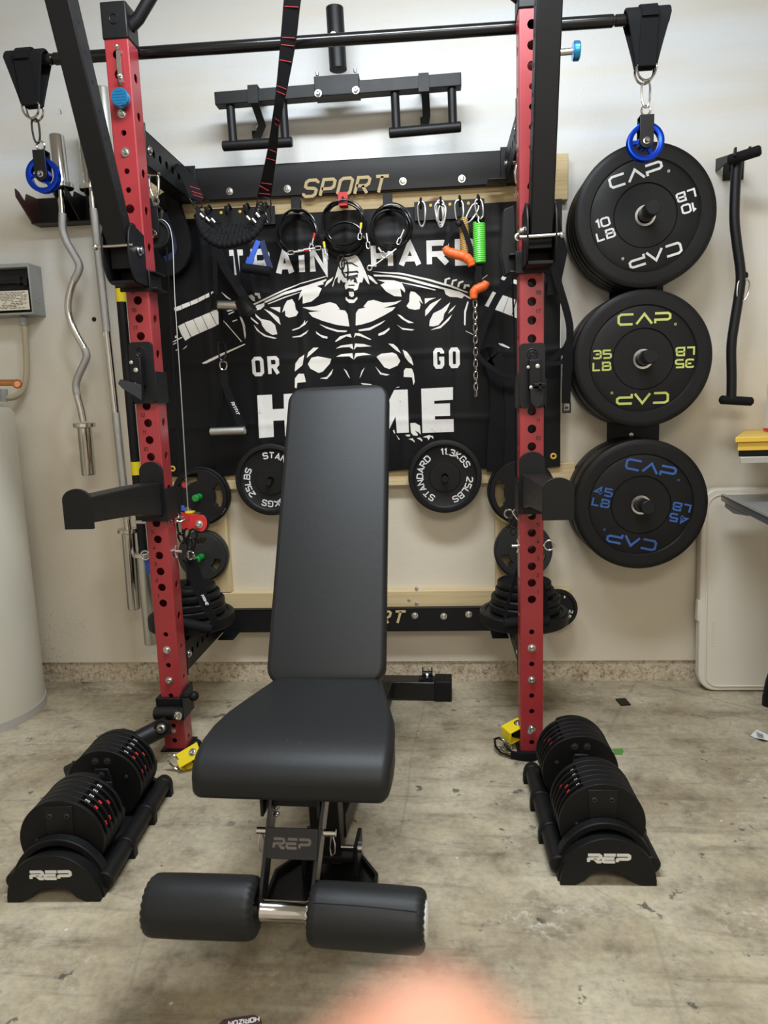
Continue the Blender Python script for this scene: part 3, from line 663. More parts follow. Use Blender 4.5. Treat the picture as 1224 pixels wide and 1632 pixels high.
ART_B = [
 [(42,850),(45,730),(70,690),(140,675),(118,665),(160,612),(215,600),(310,628),(420,622),(492,606),(440,640),(310,680),(432,670),(400,705),(320,750),(200,810),(100,840)],
 [(65,892),(180,870),(335,797),(290,835),(180,895),(80,905)], [(262,930),(320,905),(372,870),(372,890),(320,935),(265,950)],
 [(160,355),(200,375),(260,445),(240,445),(175,395)], [(205,325),(330,330),(500,340),(760,395),(980,460),(1140,525),(1130,532),(950,470),(740,410),(500,358),(330,342)],
 [(215,355),(380,360),(530,380),(700,425),(900,480),(1060,520),(1175,585),(1165,595),(1100,560),(1080,585),(1030,572),(960,570),(920,545),(905,500),(700,450),(520,402),(380,378),(225,372)],
 [(250,405),(330,408),(420,412),(490,435),(525,500),(522,532),(478,490),(490,570),(420,565),(340,520),(285,455),(330,432)], [(480,428),(640,455),(825,500),(815,508),(640,470),(490,436)],
 [(580,518),(620,525),(670,570),(698,640),(660,605),(675,650),(665,690),(620,698),(560,685),(538,660),(565,620),(568,550)],
 [(715,585),(825,578),(760,605),(718,640)], [(720,760),(722,700),(770,640),(880,582),(810,660),(750,730)],
 [(760,855),(765,800),(800,730),(880,690),(965,622),(930,700),(905,735),(895,790),(850,845),(800,858)], [(770,895),(870,850),(985,738),(950,800),(870,875)], [(942,735),(965,695),(1020,648),(985,700)],
 [(448,742),(480,750),(530,790),(612,825),(560,828),(490,785)], [(442,840),(490,872),(615,890),(590,900),(500,890)],
 [(360,1025),(410,1030),(450,1065),(482,1118),(440,1095)], [(500,1085),(540,1105),(585,1165),(606,1240),(560,1205),(525,1160)],
 [(245,1155),(290,1125),(400,1112),(440,1130),(478,1195),(450,1240),(370,1275),(320,1255)], [(235,1250),(290,1310),(372,1328),(340,1338),(280,1325)],
 [(510,1350),(512,1290),(530,1265),(590,1270),(610,1320),(618,1400),(605,1430),(592,1355)],
 [(905,440),(910,395),(960,380),(965,395),(930,405),(925,445)], [(970,455),(985,405),(1030,395),(1030,410),(995,420),(990,460)], [(1030,475),(1045,425),(1090,410),(1095,425),(1060,440),(1050,480)], [(1090,490),(1100,450),(1150,450),(1152,478),(1120,465),(1110,492)],
 [(1132,612),(1145,620),(1118,720),(1112,850),(1098,840),(1100,710)], [(1112,898),(1180,930),(1195,945),(1120,908)], [(90,1410),(200,1422),(190,1430),(110,1425)],
]
for p in ART_B: poly(p, cB, sA)
cC = (260, 420)
ART_C = [[(110,435),(180,408),(188,450),(122,470)], [(185,404),(262,375),(270,412),(192,445)], [(268,372),(340,342),(346,380),(274,410)], [(345,340),(410,308),(416,345),(350,376)], [(415,305),(450,285),(455,325),(420,342)], [(468,278),(490,270),(490,300),(470,308)],
 [(150,612),(210,582),(272,720),(220,755),(180,690)], [(215,578),(296,546),(358,680),(280,716)], [(300,543),(376,512),(440,644),(362,678)], [(380,510),(455,478),(522,605),(445,642)], [(460,474),(520,450),(545,480),(545,590),(526,600)],
 [(555,480),(600,570),(570,585)], [(600,575),(610,575),(770,760),(762,766)], [(385,970),(560,880),(795,782),(802,790),(600,885),(430,975),(390,978)],
 [(745,515),(770,530),(798,600),(808,700),(800,740),(792,700),(775,600)], [(80,768),(185,715),(190,725),(85,776)], [(90,788),(130,770),(132,778),(95,796)], [(120,845),(150,830),(152,838),(126,850)], [(190,840),(240,795),(225,820)],
 [(118,705),(135,700),(138,728),(118,728)], [(565,275),(665,350),(655,356),(620,335)], [(620,460),(680,445),(690,455),(630,470)], [(635,490),(690,465),(695,475),(640,500)], [(675,560),(720,545),(725,552),(680,570)], [(805,355),(850,380),(845,400)], [(835,315),(880,310),(900,370),(875,365),(850,340)]]
for p in ART_C: poly(p, cC, sA)
cE, sE = (740, 420), 7.65
ART_E = [[(445,190),(465,152),(680,212),(678,268),(590,240)], [(250,515),(345,340),(440,375),(365,558)], [(370,562),(448,378),(540,408),(468,598)], [(475,600),(545,410),(625,440),(575,640)], [(580,640),(640,450),(684,465),(670,682)], [(410,972),(470,980),(556,1025),(540,1035),(440,1000)], [(1170,275),(1185,300),(1178,1030),(1165,1030)], [(215,185),(280,135),(285,142),(220,195)]]
for p in ART_E: poly(p, cE, sE)
cD, sD = (600, 560), 7.65
for p in [[(412,875),(470,872),(530,905),(540,1015),(510,985),(465,965),(505,1010),(500,1030),(450,1025),(420,990)], [(200,965),(215,955),(230,1000),(215,1000)], [(240,1015),(285,1075),(270,1075)], [(350,1018),(410,1015),(405,1038),(375,1038)],
          [(390,1068),(440,1060),(465,1095),(462,1112),(445,1090)], [(490,1060),(530,1050),(560,1080),(555,1100),(530,1078)], [(565,1045),(640,1020),(690,1035),(695,1068),(660,1040),(635,1085),(620,1055)], [(230,440),(280,430),(275,440)]]: poly(p, cD, sD)
t.bm.normal_update(); bmesh.ops.triangulate(t.bm, faces=t.bm.faces[:])
drape_mb(t, .0014); finish('gorilla_print', t, 'art', cloth)
# dark face lines over the head
t = MB()
for p in [[(900,245),(930,232),(985,235),(1048,275),(1040,280),(980,250),(925,250),(905,262)], [(895,335),(930,325),(1040,315),(1055,340),(1020,335),(930,345)], [(945,370),(1020,355),(1045,350),(1040,385),(1020,375),(1042,440),(1000,425),(1005,400),(975,410),(960,395),(940,420),(935,395)], [(950,455),(1000,450),(1020,458),(1000,465),(950,465)], [(890,270),(905,290),(900,330),(925,360),(905,370),(880,330)], [(970,402),(980,400),(982,418),(974,420)]]: poly(p, cA, sA)
t.bm.normal_update(); bmesh.ops.triangulate(t.bm, faces=t.bm.faces[:]); drape_mb(t, .0020); finish('face_lines', t, 'banner', cloth)

# ================================================================== multi-grip landmine bar hung on the wall, above
fr = thing('multi_grip_bar', 'black multi-grip bar with two rectangular handles hung high on the wall', 'exercise bar', (0, .44, 2.05))
a, b_ = at(345, 161, .44), at(735, 130, .44); zc = (a.z+b_.z)/2
finish('crossbar', MB().beam((a.x, .44, a.z), (b_.x, .44, b_.z), .044, .040), 'black', fr, bevel=.002)
q = at(548, 116, .44); q2 = at(534, 17, .44)
mb = MB(); mb.cyl((q2.x+.004, .43, q.z+.006), (q2.x, .43, q2.z), .0285, n=32); mb.lathe((q2.x, .43, q2.z-.002), (0, 0, 1), [(.0285, 0), (.0285, .004), (.022, .004), (.022, -.05), (0, -.05)], 32); sl = finish('sleeve', mb, 'black', fr)
p = at(531, 55, .40); b = MB(); b.cyl(p, p+V((0, .02, 0)), .009); b.cyl(p+V((-.017, -.002, -.004)), p+V((.017, -.002, -.002)), .0045); finish('bolt', b, 'steel', sl)
p = at(536, 133, .41); mb = MB(); mb.bb((p.x-.074, .412, p.z-.032), (p.x+.074, .418, p.z+.026)); mb.bb((p.x-.074, .412, p.z+.022), (p.x+.074, .47, p.z+.027)); mb.bb((p.x-.074, .412, p.z-.034), (p.x+.074, .47, p.z-.029)); cl = finish('clamp_plate', mb, 'black', fr, bevel=.002)
for px, py in ((507, 146), (567, 141)):
    b = MB(); p = at(px, py+3, .412); bolt(b, p, (0, -1, 0), .008, .012); b.cyl(p+V((0, -.002, .054)), p+V((0, -.002, .064)), .005); finish('bolt', b, 'steel', cl)
for (x1, y1, x2, y2, vx) in ((355, 233, 466, 226, (372, 455)), (620, 212, 735, 202, (632, 722))):
    A_, B_ = at(x1, y1, .44), at(x2, y2, .44); hd = finish('handle', MB().rod(A_, B_, .0165, .003), 'black', fr)
    for k, v in enumerate(vx):
        f = (v-x1)/(x2-x1); bt = A_.lerp(B_, min(.92, max(.08, f))); 
        finish('handle_upright', MB().cyl(bt+V((0, 0, .01)), (bt.x-.002, .44, zc-.015), .0145), 'black', hd)
for px, py, yb, n in ((402, 137, 208, 'left'), (675, 118, 186, 'right')):
    mb = MB(); p = at(px, py, .41); pb = at(px+(5 if n == 'left' else 1), yb, .552)
    mb.strap([(p.x, WY-.002, p.z+.004), (p.x, .45, p.z+.004), (p.x, .413, p.z+.003), (p.x, .411, p.z-.02), (p.x, .411, p.z-.052)], .034, .004, X)
    mb.strap([(p.x+.004, .412, p.z-.05), (p.x+.006, .50, p.z-.09), (pb.x, .552, p.z-.12), (pb.x, .555, pb.z)], .026, .004, X); q = finish('wall_bracket', mb, 'black')
    tag(q, 'black steel bracket holding the %s end of the multi-grip bar to the wall' % n, 'bracket')
    b = MB(); bolt(b, at(px+(6 if n == 'left' else 0), yb-8, .550), (0, -1, 0), .006, .004); finish('screw', b, 'steel', q)

# ================================================================== bumper plates on their wall rack
pr_ = thing('plate_rack', 'tall flat black steel wall rack with three pegs carrying the bumper plates', 'plate rack', (.98, WY, .7))
mb = MB(); a, b_ = at(965, 300, WY), at(1055, 300, WY); zt, zb = at(1010, 262, WY).z, at(1010, 862, WY).z
xa, xb = at(967, 690, WY).x, at(1050, 690, WY).x
mb.bb((xa, WY-.006, zb), (xb, WY, zt)); bk = finish('backplate', mb, 'black', pr_, bevel=.002)
for px, py in ((1006, 693), (1010, 459)):
    b = MB(); bolt(b, at(px, py, WY-.006), (0, -1, 0), .005, .003); finish('screw', b, 'steel', bk)
PF = .372
def bumper(cx, cz, yf, th, ang, lab, ltr, num, name_label, grp, front):
    r = .225
    o = thing('bumper_plate', name_label, 'weight plate', (cx, yf+th, cz-r), 0, grp)
    c = V((cx, yf, cz)); ax = V((0, 1, 0))
    finish('rubber_disc', MB().lathe(c, ax, [(.026, .004), (.098, .004), (.098, .002), (.0995, .0045), (.101, .002), (.160, .002), (.168, .0045), (.172, .0055), (.176, .001), (.205, 0), (.215, .001), (.223, .006), (.225, .012), (.225, th-.008), (.219, th), (.026, th), (.026, .004)], 96, False, False), 'rubber', o)
    finish('hub_ring', MB().ringd(c, ax, .0253, .0325, .002, th+.001, 40), 'steel', o)
    if front:
        a = math.radians(ang); xd = X*math.cos(a)+Z*math.sin(a); yd = -X*math.sin(a)+Z*math.cos(a); t = MB(); cc = c+V((0, .0019, 0))
        for s in (1, -1):
            text(t, 'cap', cc+yd*s*.129, xd*s, yd*s, .039, .19, .26, .0008, 'c', 0, 1.16, (0, -1, 0))
            nx_ = cc-xd*s*.134
            text(t, num, nx_+yd*s*.0195, xd*s, yd*s, .030, .19, .30, .0008, 'c', 0, 1.35, (0, -1, 0)); text(t, 'LB', nx_-yd*s*.0195, xd*s, yd*s, .030, .19, .30, .0008, 'c', 0, 1.35, (0, -1, 0))
            rr = cc+yd*s*.108+xd*s*.100; t.ringd(rr, (0, -1, 0), .0032, .0043, 0, .0006, 16); text(t, 'R', rr, xd*s, yd*s, .0038, .2, .2, .0006, 'c', 0, 1, (0, -1, 0))
        finish('lettering', t, lab, o)
    return o
for (px, py, num, lab, ang, n, th, word, colr, place) in ((1029, 343, '10', 'white', 15, 4, .040, '10 LB', 'white', 'top peg'), (1025.5, 572, '35', 'limetxt', 0, 2, .085, '35 LB', 'lime', 'middle peg'), (1022, 805, '45', 'bluetxt', -13, 2, .088, '45 LB', 'blue', 'bottom peg')):
    c = at(px, py, PF)
    for k in range(n):
        dx, dz = (random.uniform(-.002, .002), random.uniform(-.002, .001)) if k else (0, 0)
        if k == 0: lb = 'black bumper plate with %s CAP %s lettering, front one on the %s' % (colr, word, place)
        elif n == 2: lb = 'black bumper plate half hidden behind the %s %s one on the %s' % (colr, word, place)
        else: lb = 'thin black bumper plate, %s behind the white 10 LB front plate' % ('second from front', 'third from front', 'rearmost')[k-1] if k < 4 else ''
        bumper(c.x+dx, c.z+dz-.0, PF+k*(th+.0012), th, ang, lab, None, num, lb, 'bumper plates on the wall rack', k == 0)
    mb = MB(); mb.rod((c.x, WY-.004, c.z-.002), (c.x, PF-.085, c.z+.004), .0235, .003, 32); finish('peg', mb, 'black', pr_)

# ================================================================== iron plates on pegs
def polar_plate(c, r, ri, rs, slots, th, prof_m, name, label, grp, m, txt=None, ang0=0, pegm='black', lift=.0, hubr=.03, numt=None):
    o = thing(name, label, 'weight plate', (c.x, c.y+th, c.z-r), 0, grp); N = 90; mb = MB()
    radii = [ri, ri+.012]+[rs[0], (rs[0]+rs[1])/2, rs[1]]+[r*.93]
    def P(i, j): a = 2*PI*j/N+math.radians(ang0); return (c.x+radii[i]*math.cos(a), c.y+.006, c.z+radii[i]*math.sin(a))
    vs = [[mb.bm.verts.new(P(i, j)) for j in range(N)] for i in range(len(radii))]
    nsl, frac = slots
    for i in range(len(radii)-1):
        for j in range(N):
            ph = ((j+.5)/N*nsl) % 1.0
            w_ = frac if i in (2, 3) else 0
            if i in (2, 3) and abs(ph-.5) < w_/2-(0.03 if i == 2 else 0): continue
            mb.face([vs[i][j], vs[i][(j+1) % N], vs[i+1][(j+1) % N], vs[i+1][j]])
    bmesh.ops.delete(mb.bm, geom=[v for v in mb.bm.verts if not v.link_faces], context='VERTS')
    bmesh.ops.solidify(mb.bm, geom=mb.bm.faces[:], thickness=th-.008)
    mb.lathe(c, (0, 1, 0), [(r*.90, .006), (r*.905, .002), (r*.93, 0), (r*.98, 0), (r, .003), (r, th-.003), (r*.98, th), (r*.90, th), (r*.90, .006)], 72, False, False)
    mb.lathe(c, (0, 1, 0), [(ri, 0), (ri+.011, 0), (ri+.014, .003), (ri+.014, .012)], 48, False, False)
    bmesh.ops.recalc_face_normals(mb.bm, faces=mb.bm.faces[:])
    finish('disc', mb, m, o, bevel=.0012)
    return o
def text_on(o, fn, m, name='lettering'):
    t = MB(); fn(t); finish(name, t, m, o)
# solid 25 lb plates
def plate25(px, py, label, a1):
    c = at(px, py, .470); R_ = .1325; o = thing('weight_plate', label, 'weight plate', (c.x, c.y+.03, c.z-R_), 0, 'solid 25 pound plates')
    finish('disc', MB().lathe(c, (0, 1, 0), [(.012, .004), (.055, .004), (.057, .009), (.108, .009), (.113, .006), (.116, 0), (.126, 0), (.1315, .002), (R_, .005), (R_, .026), (.129, .03), (.012, .03), (.012, .004)], 80, False, False), 'iron' if 0 else 'rubber', o)
    t = MB(); cc = c+V((0, .0085, 0))
    for w_, a_ in (('11.3KGS', 60), ('25LBS', -37), ('STANDARD', 185)): arc_text(t, w_, cc, X, Z, .090, a_-a1, .0245, .17, .30, .001, 1.05)
    finish('lettering', t, 'white', o)
    return o
plate25(709, 760, 'solid black 25LBS plate on a peg right of the bench backrest', 0)
plate25(431, 765, 'solid black 25LBS plate half hidden behind the left edge of the bench backrest', 137)
for px, py, w_ in ((709, 762, 'right'), (431, 767, 'left')):
    c = at(px, py, .478); mb = MB(); mb.lathe((c.x, WY, c.z), (0, -1, 0), [(.011, 0), (.011, .105), (.0125, .112), (.011, .118), (0, .118)], 24)
    tag(finish('peg', mb, 'black'), 'short black peg through the %s 25LBS plate' % ('fully visible' if w_ == 'right' else 'half hidden'), 'peg')
# tri-grip and cast plates near the posts
def grip(px, py, r, Y, label, m, n, frac, ang, ri, rs, grp, th=.028): return polar_plate(at(px, py, Y), r, ri, rs, (n, frac), th, None, 'weight_plate', label, grp, m, ang0=ang)
g1 = grip(319.5, 791, .110, .475, 'black rubber tri-grip plate on a green peg by the left red post', 'rubber', 3, .52, 62, .014, (.058, .088), 'tri-grip plates')
g2 = grip(831, 783, .121, .475, 'black rubber tri-grip plate behind the right red post and spotter arm', 'rubber', 3, .52, 5, .014, (.062, .096), 'tri-grip plates')
g3 = grip(323, 886, .097, .485, 'grey cast-iron plate on a green peg below the left tri-grip plate', 'iron', 3, .36, 30, .014, (.050, .074), 'grey cast-iron plates')
g4 = grip(834, 878, .106, .485, 'grey cast-iron plate behind the right red post, below the tri-grip plate', 'iron', 3, .36, 30, .014, (.055, .082), 'grey cast-iron plates')
text_on(g3, lambda t: [arc_text(t, s, at(323, 886, .4902), X, Z, .060, a, .017, .2, .3, .002) for s, a in (('WEIGHT', 75), ('10', -15), ('LBS', -75), ('STD', 190))], 'iron', 'raised_lettering')
text_on(g4, lambda t: [arc_text(t, s, at(834, 878, .4902), X, Z, .066, a, .019, .2, .3, .002) for s, a in (('WEIGHT', 120), ('STD', 240), ('10', 0))], 'iron', 'raised_lettering')
text_on(g1, lambda t: [arc_text(t, s, at(319.5, 791, .4752), X, Z, .1, a, .008, .2, .6, .0012) for s, a in (('11111', -35),)], 'white', 'rim_marks')
text_on(g2, lambda t: [arc_text(t, s, at(831, 783, .4752), X, Z, .11, a, .010, .2, .6, .0012) for s, a in (('LYLLYLL', 215),)], 'rubber', 'rim_marks')
b = MB(); p = at(295, 773, .474); b.lathe(p, (0, -1, 0), [(.0105, 0), (.0105, .004), (.007, .004), (0, .003)], 18); finish('red_disc', b, 'redp', g1); 
b = MB(); p = at(319.5, 791, .474); b.ringd(p, (0, -1, 0), .0135, .019, 0, .003, 30); finish('hub_ring', b, 'steel', g1)
for px, py, Y, w_ in ((319.5, 791, .475, 'tri-grip plate'), (323, 886, .485, 'grey cast-iron plate')):
    c = at(px, py, Y); mb = MB(); mb.lathe((c.x, WY, c.z), (0, -1, 0), [(.0125, 0), (.0125, .11), (.010, .114), (.010, .124), (.0135, .130), (.0135, .142), (.010, .146), (0, .146)], 24)
    tag(finish('peg', mb, 'greend'), 'green plastic peg carrying the left %s' % w_, 'peg')
for px, py, w_ in ((831, 783, 'upper'), (834, 878, 'lower')):
    c = at(px, py, .475); tag(finish('peg', MB().cyl((c.x, WY, c.z), (c.x, .43, c.z), .0125), 'black'), 'black peg behind the right post carrying its %s plate' % w_, 'peg')
# 2.5 lb plate
c = at(889, 971, .478); o = thing('weight_plate', 'small black 2.5LB plate leaning on the lower board right of the right post', 'weight plate', (c.x, c.y, c.z-.073))
finish('disc', MB().lathe(c, (0, 1, 0), [(0, .005), (.058, .005), (.062, 0), (.070, 0), (.073, .004), (.073, .018), (0, .018)], 60, False, False), 'rubber', o)
t = MB(); arc_text(t, '2.5LB', c+V((0, .0048, 0)), X, Z, .050, -38, .0150, .17, .3, .001)
t.lathe(c+V((.0, .0048, 0))+V((.004, 0, .050)), (0, -1, 0), [(.0055, 0), (.0055, .0008), (0, .0008)], 14); q = c+V((.026, .0048, .046)); t.prism([q+V((-.003, 0, .005)), q+V((-.003, 0, -.007)), q+V((.004, 0, 0))], (0, -.0008, 0)); finish('lettering', t, 'white', o)
c = at(889, 971, .478); tag(finish('peg', MB().cyl((c.x, .522, c.z), (c.x, .47, c.z), .008), 'black'), 'black peg behind the small 2.5LB plate at lower right', 'peg')
# weight stacks lying flat on the lower crossmembers
for sx in (-1, 1):
    cx, cy = sx*.578, .272; z = .3365; side = 'left' if sx < 0 else 'right'
    for k, (r, h_) in enumerate(((.148, .042), (.118, .026), (.115, .024), (.098, .026), (.090, .022))):
        o = thing('weight_plate', 'black iron plate lying flat behind the %s red post, %s' % (side, ('bottom of its stack', 'second from bottom', 'middle of its stack', 'second from top', 'topmost of stack')[k]), 'weight plate', (cx, cy, z), 0, 'plates stacked flat behind the posts')
        finish('disc', MB().lathe((cx+random.uniform(-.004, .004), cy, z), (0, 0, 1), [(.016, .004), (r*.86, .004), (r*.88, 0), (r*.97, 0), (r, .004), (r, h_-.004), (r*.97, h_), (r*.88, h_), (r*.86, h_-.004), (r*.4, h_-.004), (r*.38, h_), (.016, h_), (.016, .004)], 64, False, False), 'rubber', o)
        z += h_+.001
    rd = MB().rod((cx, cy, .337), (cx, cy, z+.10), .0125, .002); tag(finish('loading_pin', rd, 'blackg'), 'black loading pin standing up through the %s stack of flat plates' % side, 'loading pin')

# ================================================================== rack attachments
def one(name, mb, m, label, cat, group=None, bevel=0): return tag(finish(name, mb, m, bevel=bevel), label, cat, group)
for sx in (-1, 1):
    x = sx*UX; side = 'left' if sx < 0 else 'right'; inn = -sx
    # --- J-hook sandwich
    zt = 1.287 if sx < 0 else 1.241; zb = 1.108 if sx < 0 else 1.060
    o = thing('j_cup', 'black J-cup with small bar hook clamped on the %s red post above its spotter arm' % side, 'j-cup', (x, -.01, zb), 0, 'J-cups on the rack')
    mb = MB(); c = rsec((x, -.003, (zt+zb)/2), X, Z, .036, (zt-zb)/2, .012); mb.prism(c, (0, -.008, 0))
    fp = finish('front_plate', mb, 'black', o, bevel=.001)
    r_ = MB(); r_.torus((x, -.0115, zt-.030), (0, 1, 0), .014, .002, 24, 6); r_.torus((x, -.0115, zt-.030), (0, 1, 0), .007, .0015, 18, 6); finish('embossed_ring', r_, 'black', fp)
    mb = MB(); mb.bb((x+inn*.0355, -.011, zb), (x+inn*.0395, .078, zt-.086)); mb.bb((x-inn*.0355, -.011, zb), (x-inn*.0395, .078, zt-.10)); finish('side_plate', mb, 'black', o, bevel=.001)
    bx = x-.006 if sx < 0 else x+.004
    mb = MB(); mb.box((bx, -.028, zt-.088), (.034, .034, .082)); bl = finish('block', mb, 'dark', o, bevel=.003)
    b = MB()
    for dx, dz, r in ((-.010, .028, .0036), (.002, .006, .0045), (-.004, -.034, .003)) if sx < 0 else ((.006, .022, .004), (-.020, .020, .0028), (-.012, -.036, .0034)): bolt(b, (bx+dx, -.0455, zt-.088+dz), (0, -1, 0), r, .003)
    finish('bolt', b, 'alu', bl)
    mb = MB()
    if sx < 0: mb.prism([(bx+.018, -.035, zt-.125), (bx-.038, -.052, zt-.108), (bx-.042, -.058, zt-.120), (bx-.030, -.060, zt-.134), (bx+.018, -.04, zt-.172)], (0, -.018, 0))
    else:
        mb.box((bx+.010, -.058, zt-.118), (.034, .030, .008)); mb.box((bx+.010, -.058, zt-.121), (.009, .030, .020)); mb.prism([(bx-.016, -.045, zt-.128), (bx+.024, -.045, zt-.124), (bx+.018, -.05, zt-.172), (bx-.002, -.05, zt-.182), (bx-.016, -.05, zt-.165)], (0, -.018, 0))
    finish('hook', mb, 'dark', o, bevel=.0015)
    # --- spotter arm
    o = thing('spotter_arm', 'black spotter arm reaching forward from the %s red post at bench height' % side, 'spotter arm', (x, 0, .77), 0, 'spotter arms on the rack')
    zc = .825; pts = [(x+.037*math.cos(math.radians(a)), -.004, .905+.030*math.sin(math.radians(a))) for a in range(0, 181, 15)]+[(x-.037, -.004, .752), (x+.037, -.004, .752)]
    finish('mount_plate', MB().prism(pts, (0, -.007, 0)), 'black', o, bevel=.001)
    mb = MB(); mb.bb((x+inn*.0365, -.011, .752), (x+inn*.041, .078, .852)); mb.bb((x-inn*.0365, -.011, .752), (x-inn*.041, .078, .852)); finish('side_plate', mb, 'black', o, bevel=.001)
    L = .455; w_ = .030
    mb = MB(); mb.loft([[(x+a*w_, -.011, .872 if c > 0 else .768) for a, c in ((-1, -1), (1, -1), (1, 1), (-1, 1))], [(x+a*w_, -.17, .880 if c > 0 else .800) for a, c in ((-1, -1), (1, -1), (1, 1), (-1, 1))], [(x+a*w_, -L, .888 if c > 0 else .826) for a, c in ((-1, -1), (1, -1), (1, 1), (-1, 1))]])
    tb = finish('arm_tube', mb, 'black', o, bevel=.003)
    b = MB()
    for k in range(4):
        y = -.09-.095*k; b.lathe((x+inn*(w_+.0002), y, .842), (inn, 0, 0), [(.0045, 0), (.0045, .0006), (.003, .0006), (0, .0002)], 12)
    finish('pin_hole', b, 'steel' if 0 else 'void', tb)
    pts = [(x+.036*math.cos(math.radians(a)), -L, .882+.028*math.sin(math.radians(a))) for a in range(0, 181, 12)]+[(x-.036, -L, .812), (x+.036, -L, .812)]
    finish('end_plate', MB().prism(pts, (0, -.008, 0)), 'black', o, bevel=.001)
    # --- lever arm and its pivot bracket
    o = thing('lever_arm', ('black lever arm rising forward out of frame from the left post bracket' if sx < 0 else 'black lever arm rising in front of the upper part of the right red post'), 'lever arm', (x, -.06, 1.40), 0, 'lever arms on the rack')
    P0 = at(192, 388, -.085) if sx < 0 else at(861, 372, -.085); P1 = dp(98, 0, 1.68) if sx < 0 else dp(874, 0, 1.66)
    P1 = P0+(P1-P0)*1.35
    up = X
    tb = finish('beam', MB().beam(P0, P1, .060, .058, (0, 1, 0) if 0 else (0, -1, .001)), 'black', o, bevel=.004)
    d = (P1-P0).normalized(); nx_ = d.cross(Yv).normalized(); 
    b = MB()
    for k in range(1, 9):
        q = P0+d*(.062*k+.01)+V((inn*.0292, 0, 0)) ; b.lathe(q, (inn, 0, 0), [(.0052, 0), (.0052, .0016), (0, .0016)], 12)
    finish('pin_hole', b, 'void', tb)
    bc = P0.x; mb = MB(); zc = 1.52
    for s_ in (-1, 1):
        xx = bc+s_*.0345; R_ = .078
        pts = [(xx, -.062+.045*math.cos(math.radians(a))-.018, zc+R_*math.sin(math.radians(a))) for a in range(95, 266, 12)]+[(xx, -.012, zc-R_), (xx, -.012, zc+R_*.8)]
        q = finish('side_plate', MB().prism(pts, (s_*.005, 0, 0)), 'black', o, bevel=.001)
        b = MB()
        for k in range(7):
            a = math.radians(150+15*k); b.lathe((xx+s_*.0052, -.075+.035*math.cos(a), zc+.060*math.sin(a)), (s_, 0, 0), [(.0035, 0), (.0035, .0004), (0, .0003)], 10)
        finish('adjustment_hole', b, 'void', q)
    mb = MB(); mb.bb((bc-.034, -.095, zc-.082), (bc+.034, -.012, zc-.072)); mb.bb((bc-.034, -.025, zc-.08), (bc+.034, -.012, zc+.055)); mb.bb((bc-.032, -.085, zc-.04), (bc+.032, -.03, zc+.02)); finish('pivot_block', mb, 'dark', o, bevel=.002)
    cz = zc-.060; mb = MB(); mb.bb((x-.046, -.012, cz-.030), (x+.046, -.004, cz+.030)); mb.bb((x+inn*.036, -.012, cz-.026), (x+inn*.044, .085, cz+.026)); mb.bb((x-inn*.036, -.012, cz-.026), (x-inn*.044, .085, cz+.026)); mb.bb((x-.044, .070, cz-.026), (x+.044, .078, cz+.026))
    mb.bb((x+inn*.044, -.008, cz+.020), (x+inn*.062, .078, cz+.026)); mb.bb((x+inn*.044, -.008, cz-.026), (x+inn*.062, .078, cz-.020)); finish('clamp', mb, 'black', o, bevel=.002)
    mb = MB(); pz = P0.z-.014; mb.cyl((bc-.058, -.118, pz), (bc+.050, -.118, pz+.002), .0045, n=16); mb.sph((bc-sx*-.0-.058 if sx < 0 else bc+.050, -.118, pz), .0085, 14); finish('hitch_pin', mb, 'chrome', o)
    b = MB(); bolt(b, (bc+inn*.041, -.060, zc+.012), (inn, 0, 0), .010, .012); bolt(b, (bc-.05, -.02, zc+.005), (0, -1, 0), .007, .01) if sx > 0 else None; finish('pivot_bolt', b, 'chrome', o)
    if sx > 0:
        mb = MB(); mb.prism([(x-.075, .02, zc+.09), (x-.045, .02, zc+.10), (x-.036, .02, zc-.07), (x-.072, .02, zc-.09), (x-.085, .02, zc-.02)], (0, .03, 0)); finish('side_guard', mb, 'dark', o, bevel=.003)

# landmine post holder at the foot of the left post
o = thing('landmine_attachment', 'black landmine sleeve clamped low on the left red post, angled down to the floor', 'landmine', (-UX, -.05, 0))
mb = MB(); mb.bb((-UX-.042, -.018, .150), (-UX+.042, -.004, .185)); mb.bb((-UX+.036, -.018, .11), (-UX+.044, .08, .20)); mb.bb((-UX-.044, -.018, .150), (-UX-.036, .08, .185)); cl = finish('clamp', mb, 'black', o, bevel=.002)
b = MB(); b.sph((-UX+.075, .0, .185), .016, 20); b.cyl((-UX+.04, 0, .185), (-UX+.07, 0, .185), .006); finish('pull_knob', b, 'dark', cl)
b = MB(); b.rod((-UX-.040, -.040, .146), (-UX+.044, -.040, .146), .021, .003); pv = finish('pivot_barrel', b, 'black', o)
b = MB(); bolt(b, (-UX+.040, -.062, .147), (.3, -1, 0), .010, .008); finish('bolt', b, 'chrome', pv)
P0, P1 = V((-UX+.010, -.062, .118)), V((-.815, -.215, .030))
b = MB(); d = (P1-P0).normalized(); b.lathe(P0, d, [(.026, 0), (.029, .004), (.029, (P1-P0).length-.004), (.025, (P1-P0).length), (.021, (P1-P0).length), (.020, (P1-P0).length-.03), (0, (P1-P0).length-.03)], 36); sl = finish('sleeve', b, 'black', o)
b = MB(); q = P0+d*.006; b.lathe(q+V((0, -.026, .008)), (0, -1, .2), [(.026, 0), (.026, .010), (.024, .013), (0, .013)], 28); finish('pivot_lug', b, 'black', o)
b = MB(); bolt(b, q+V((0, -.040, .011)), (0, -1, .2), .011, .007); finish('bolt', b, 'steel', o)
b = MB(); b.torus(P1-d*.03, d, .0295, .003, 32, 8); finish('end_ring', b, 'dark', sl)

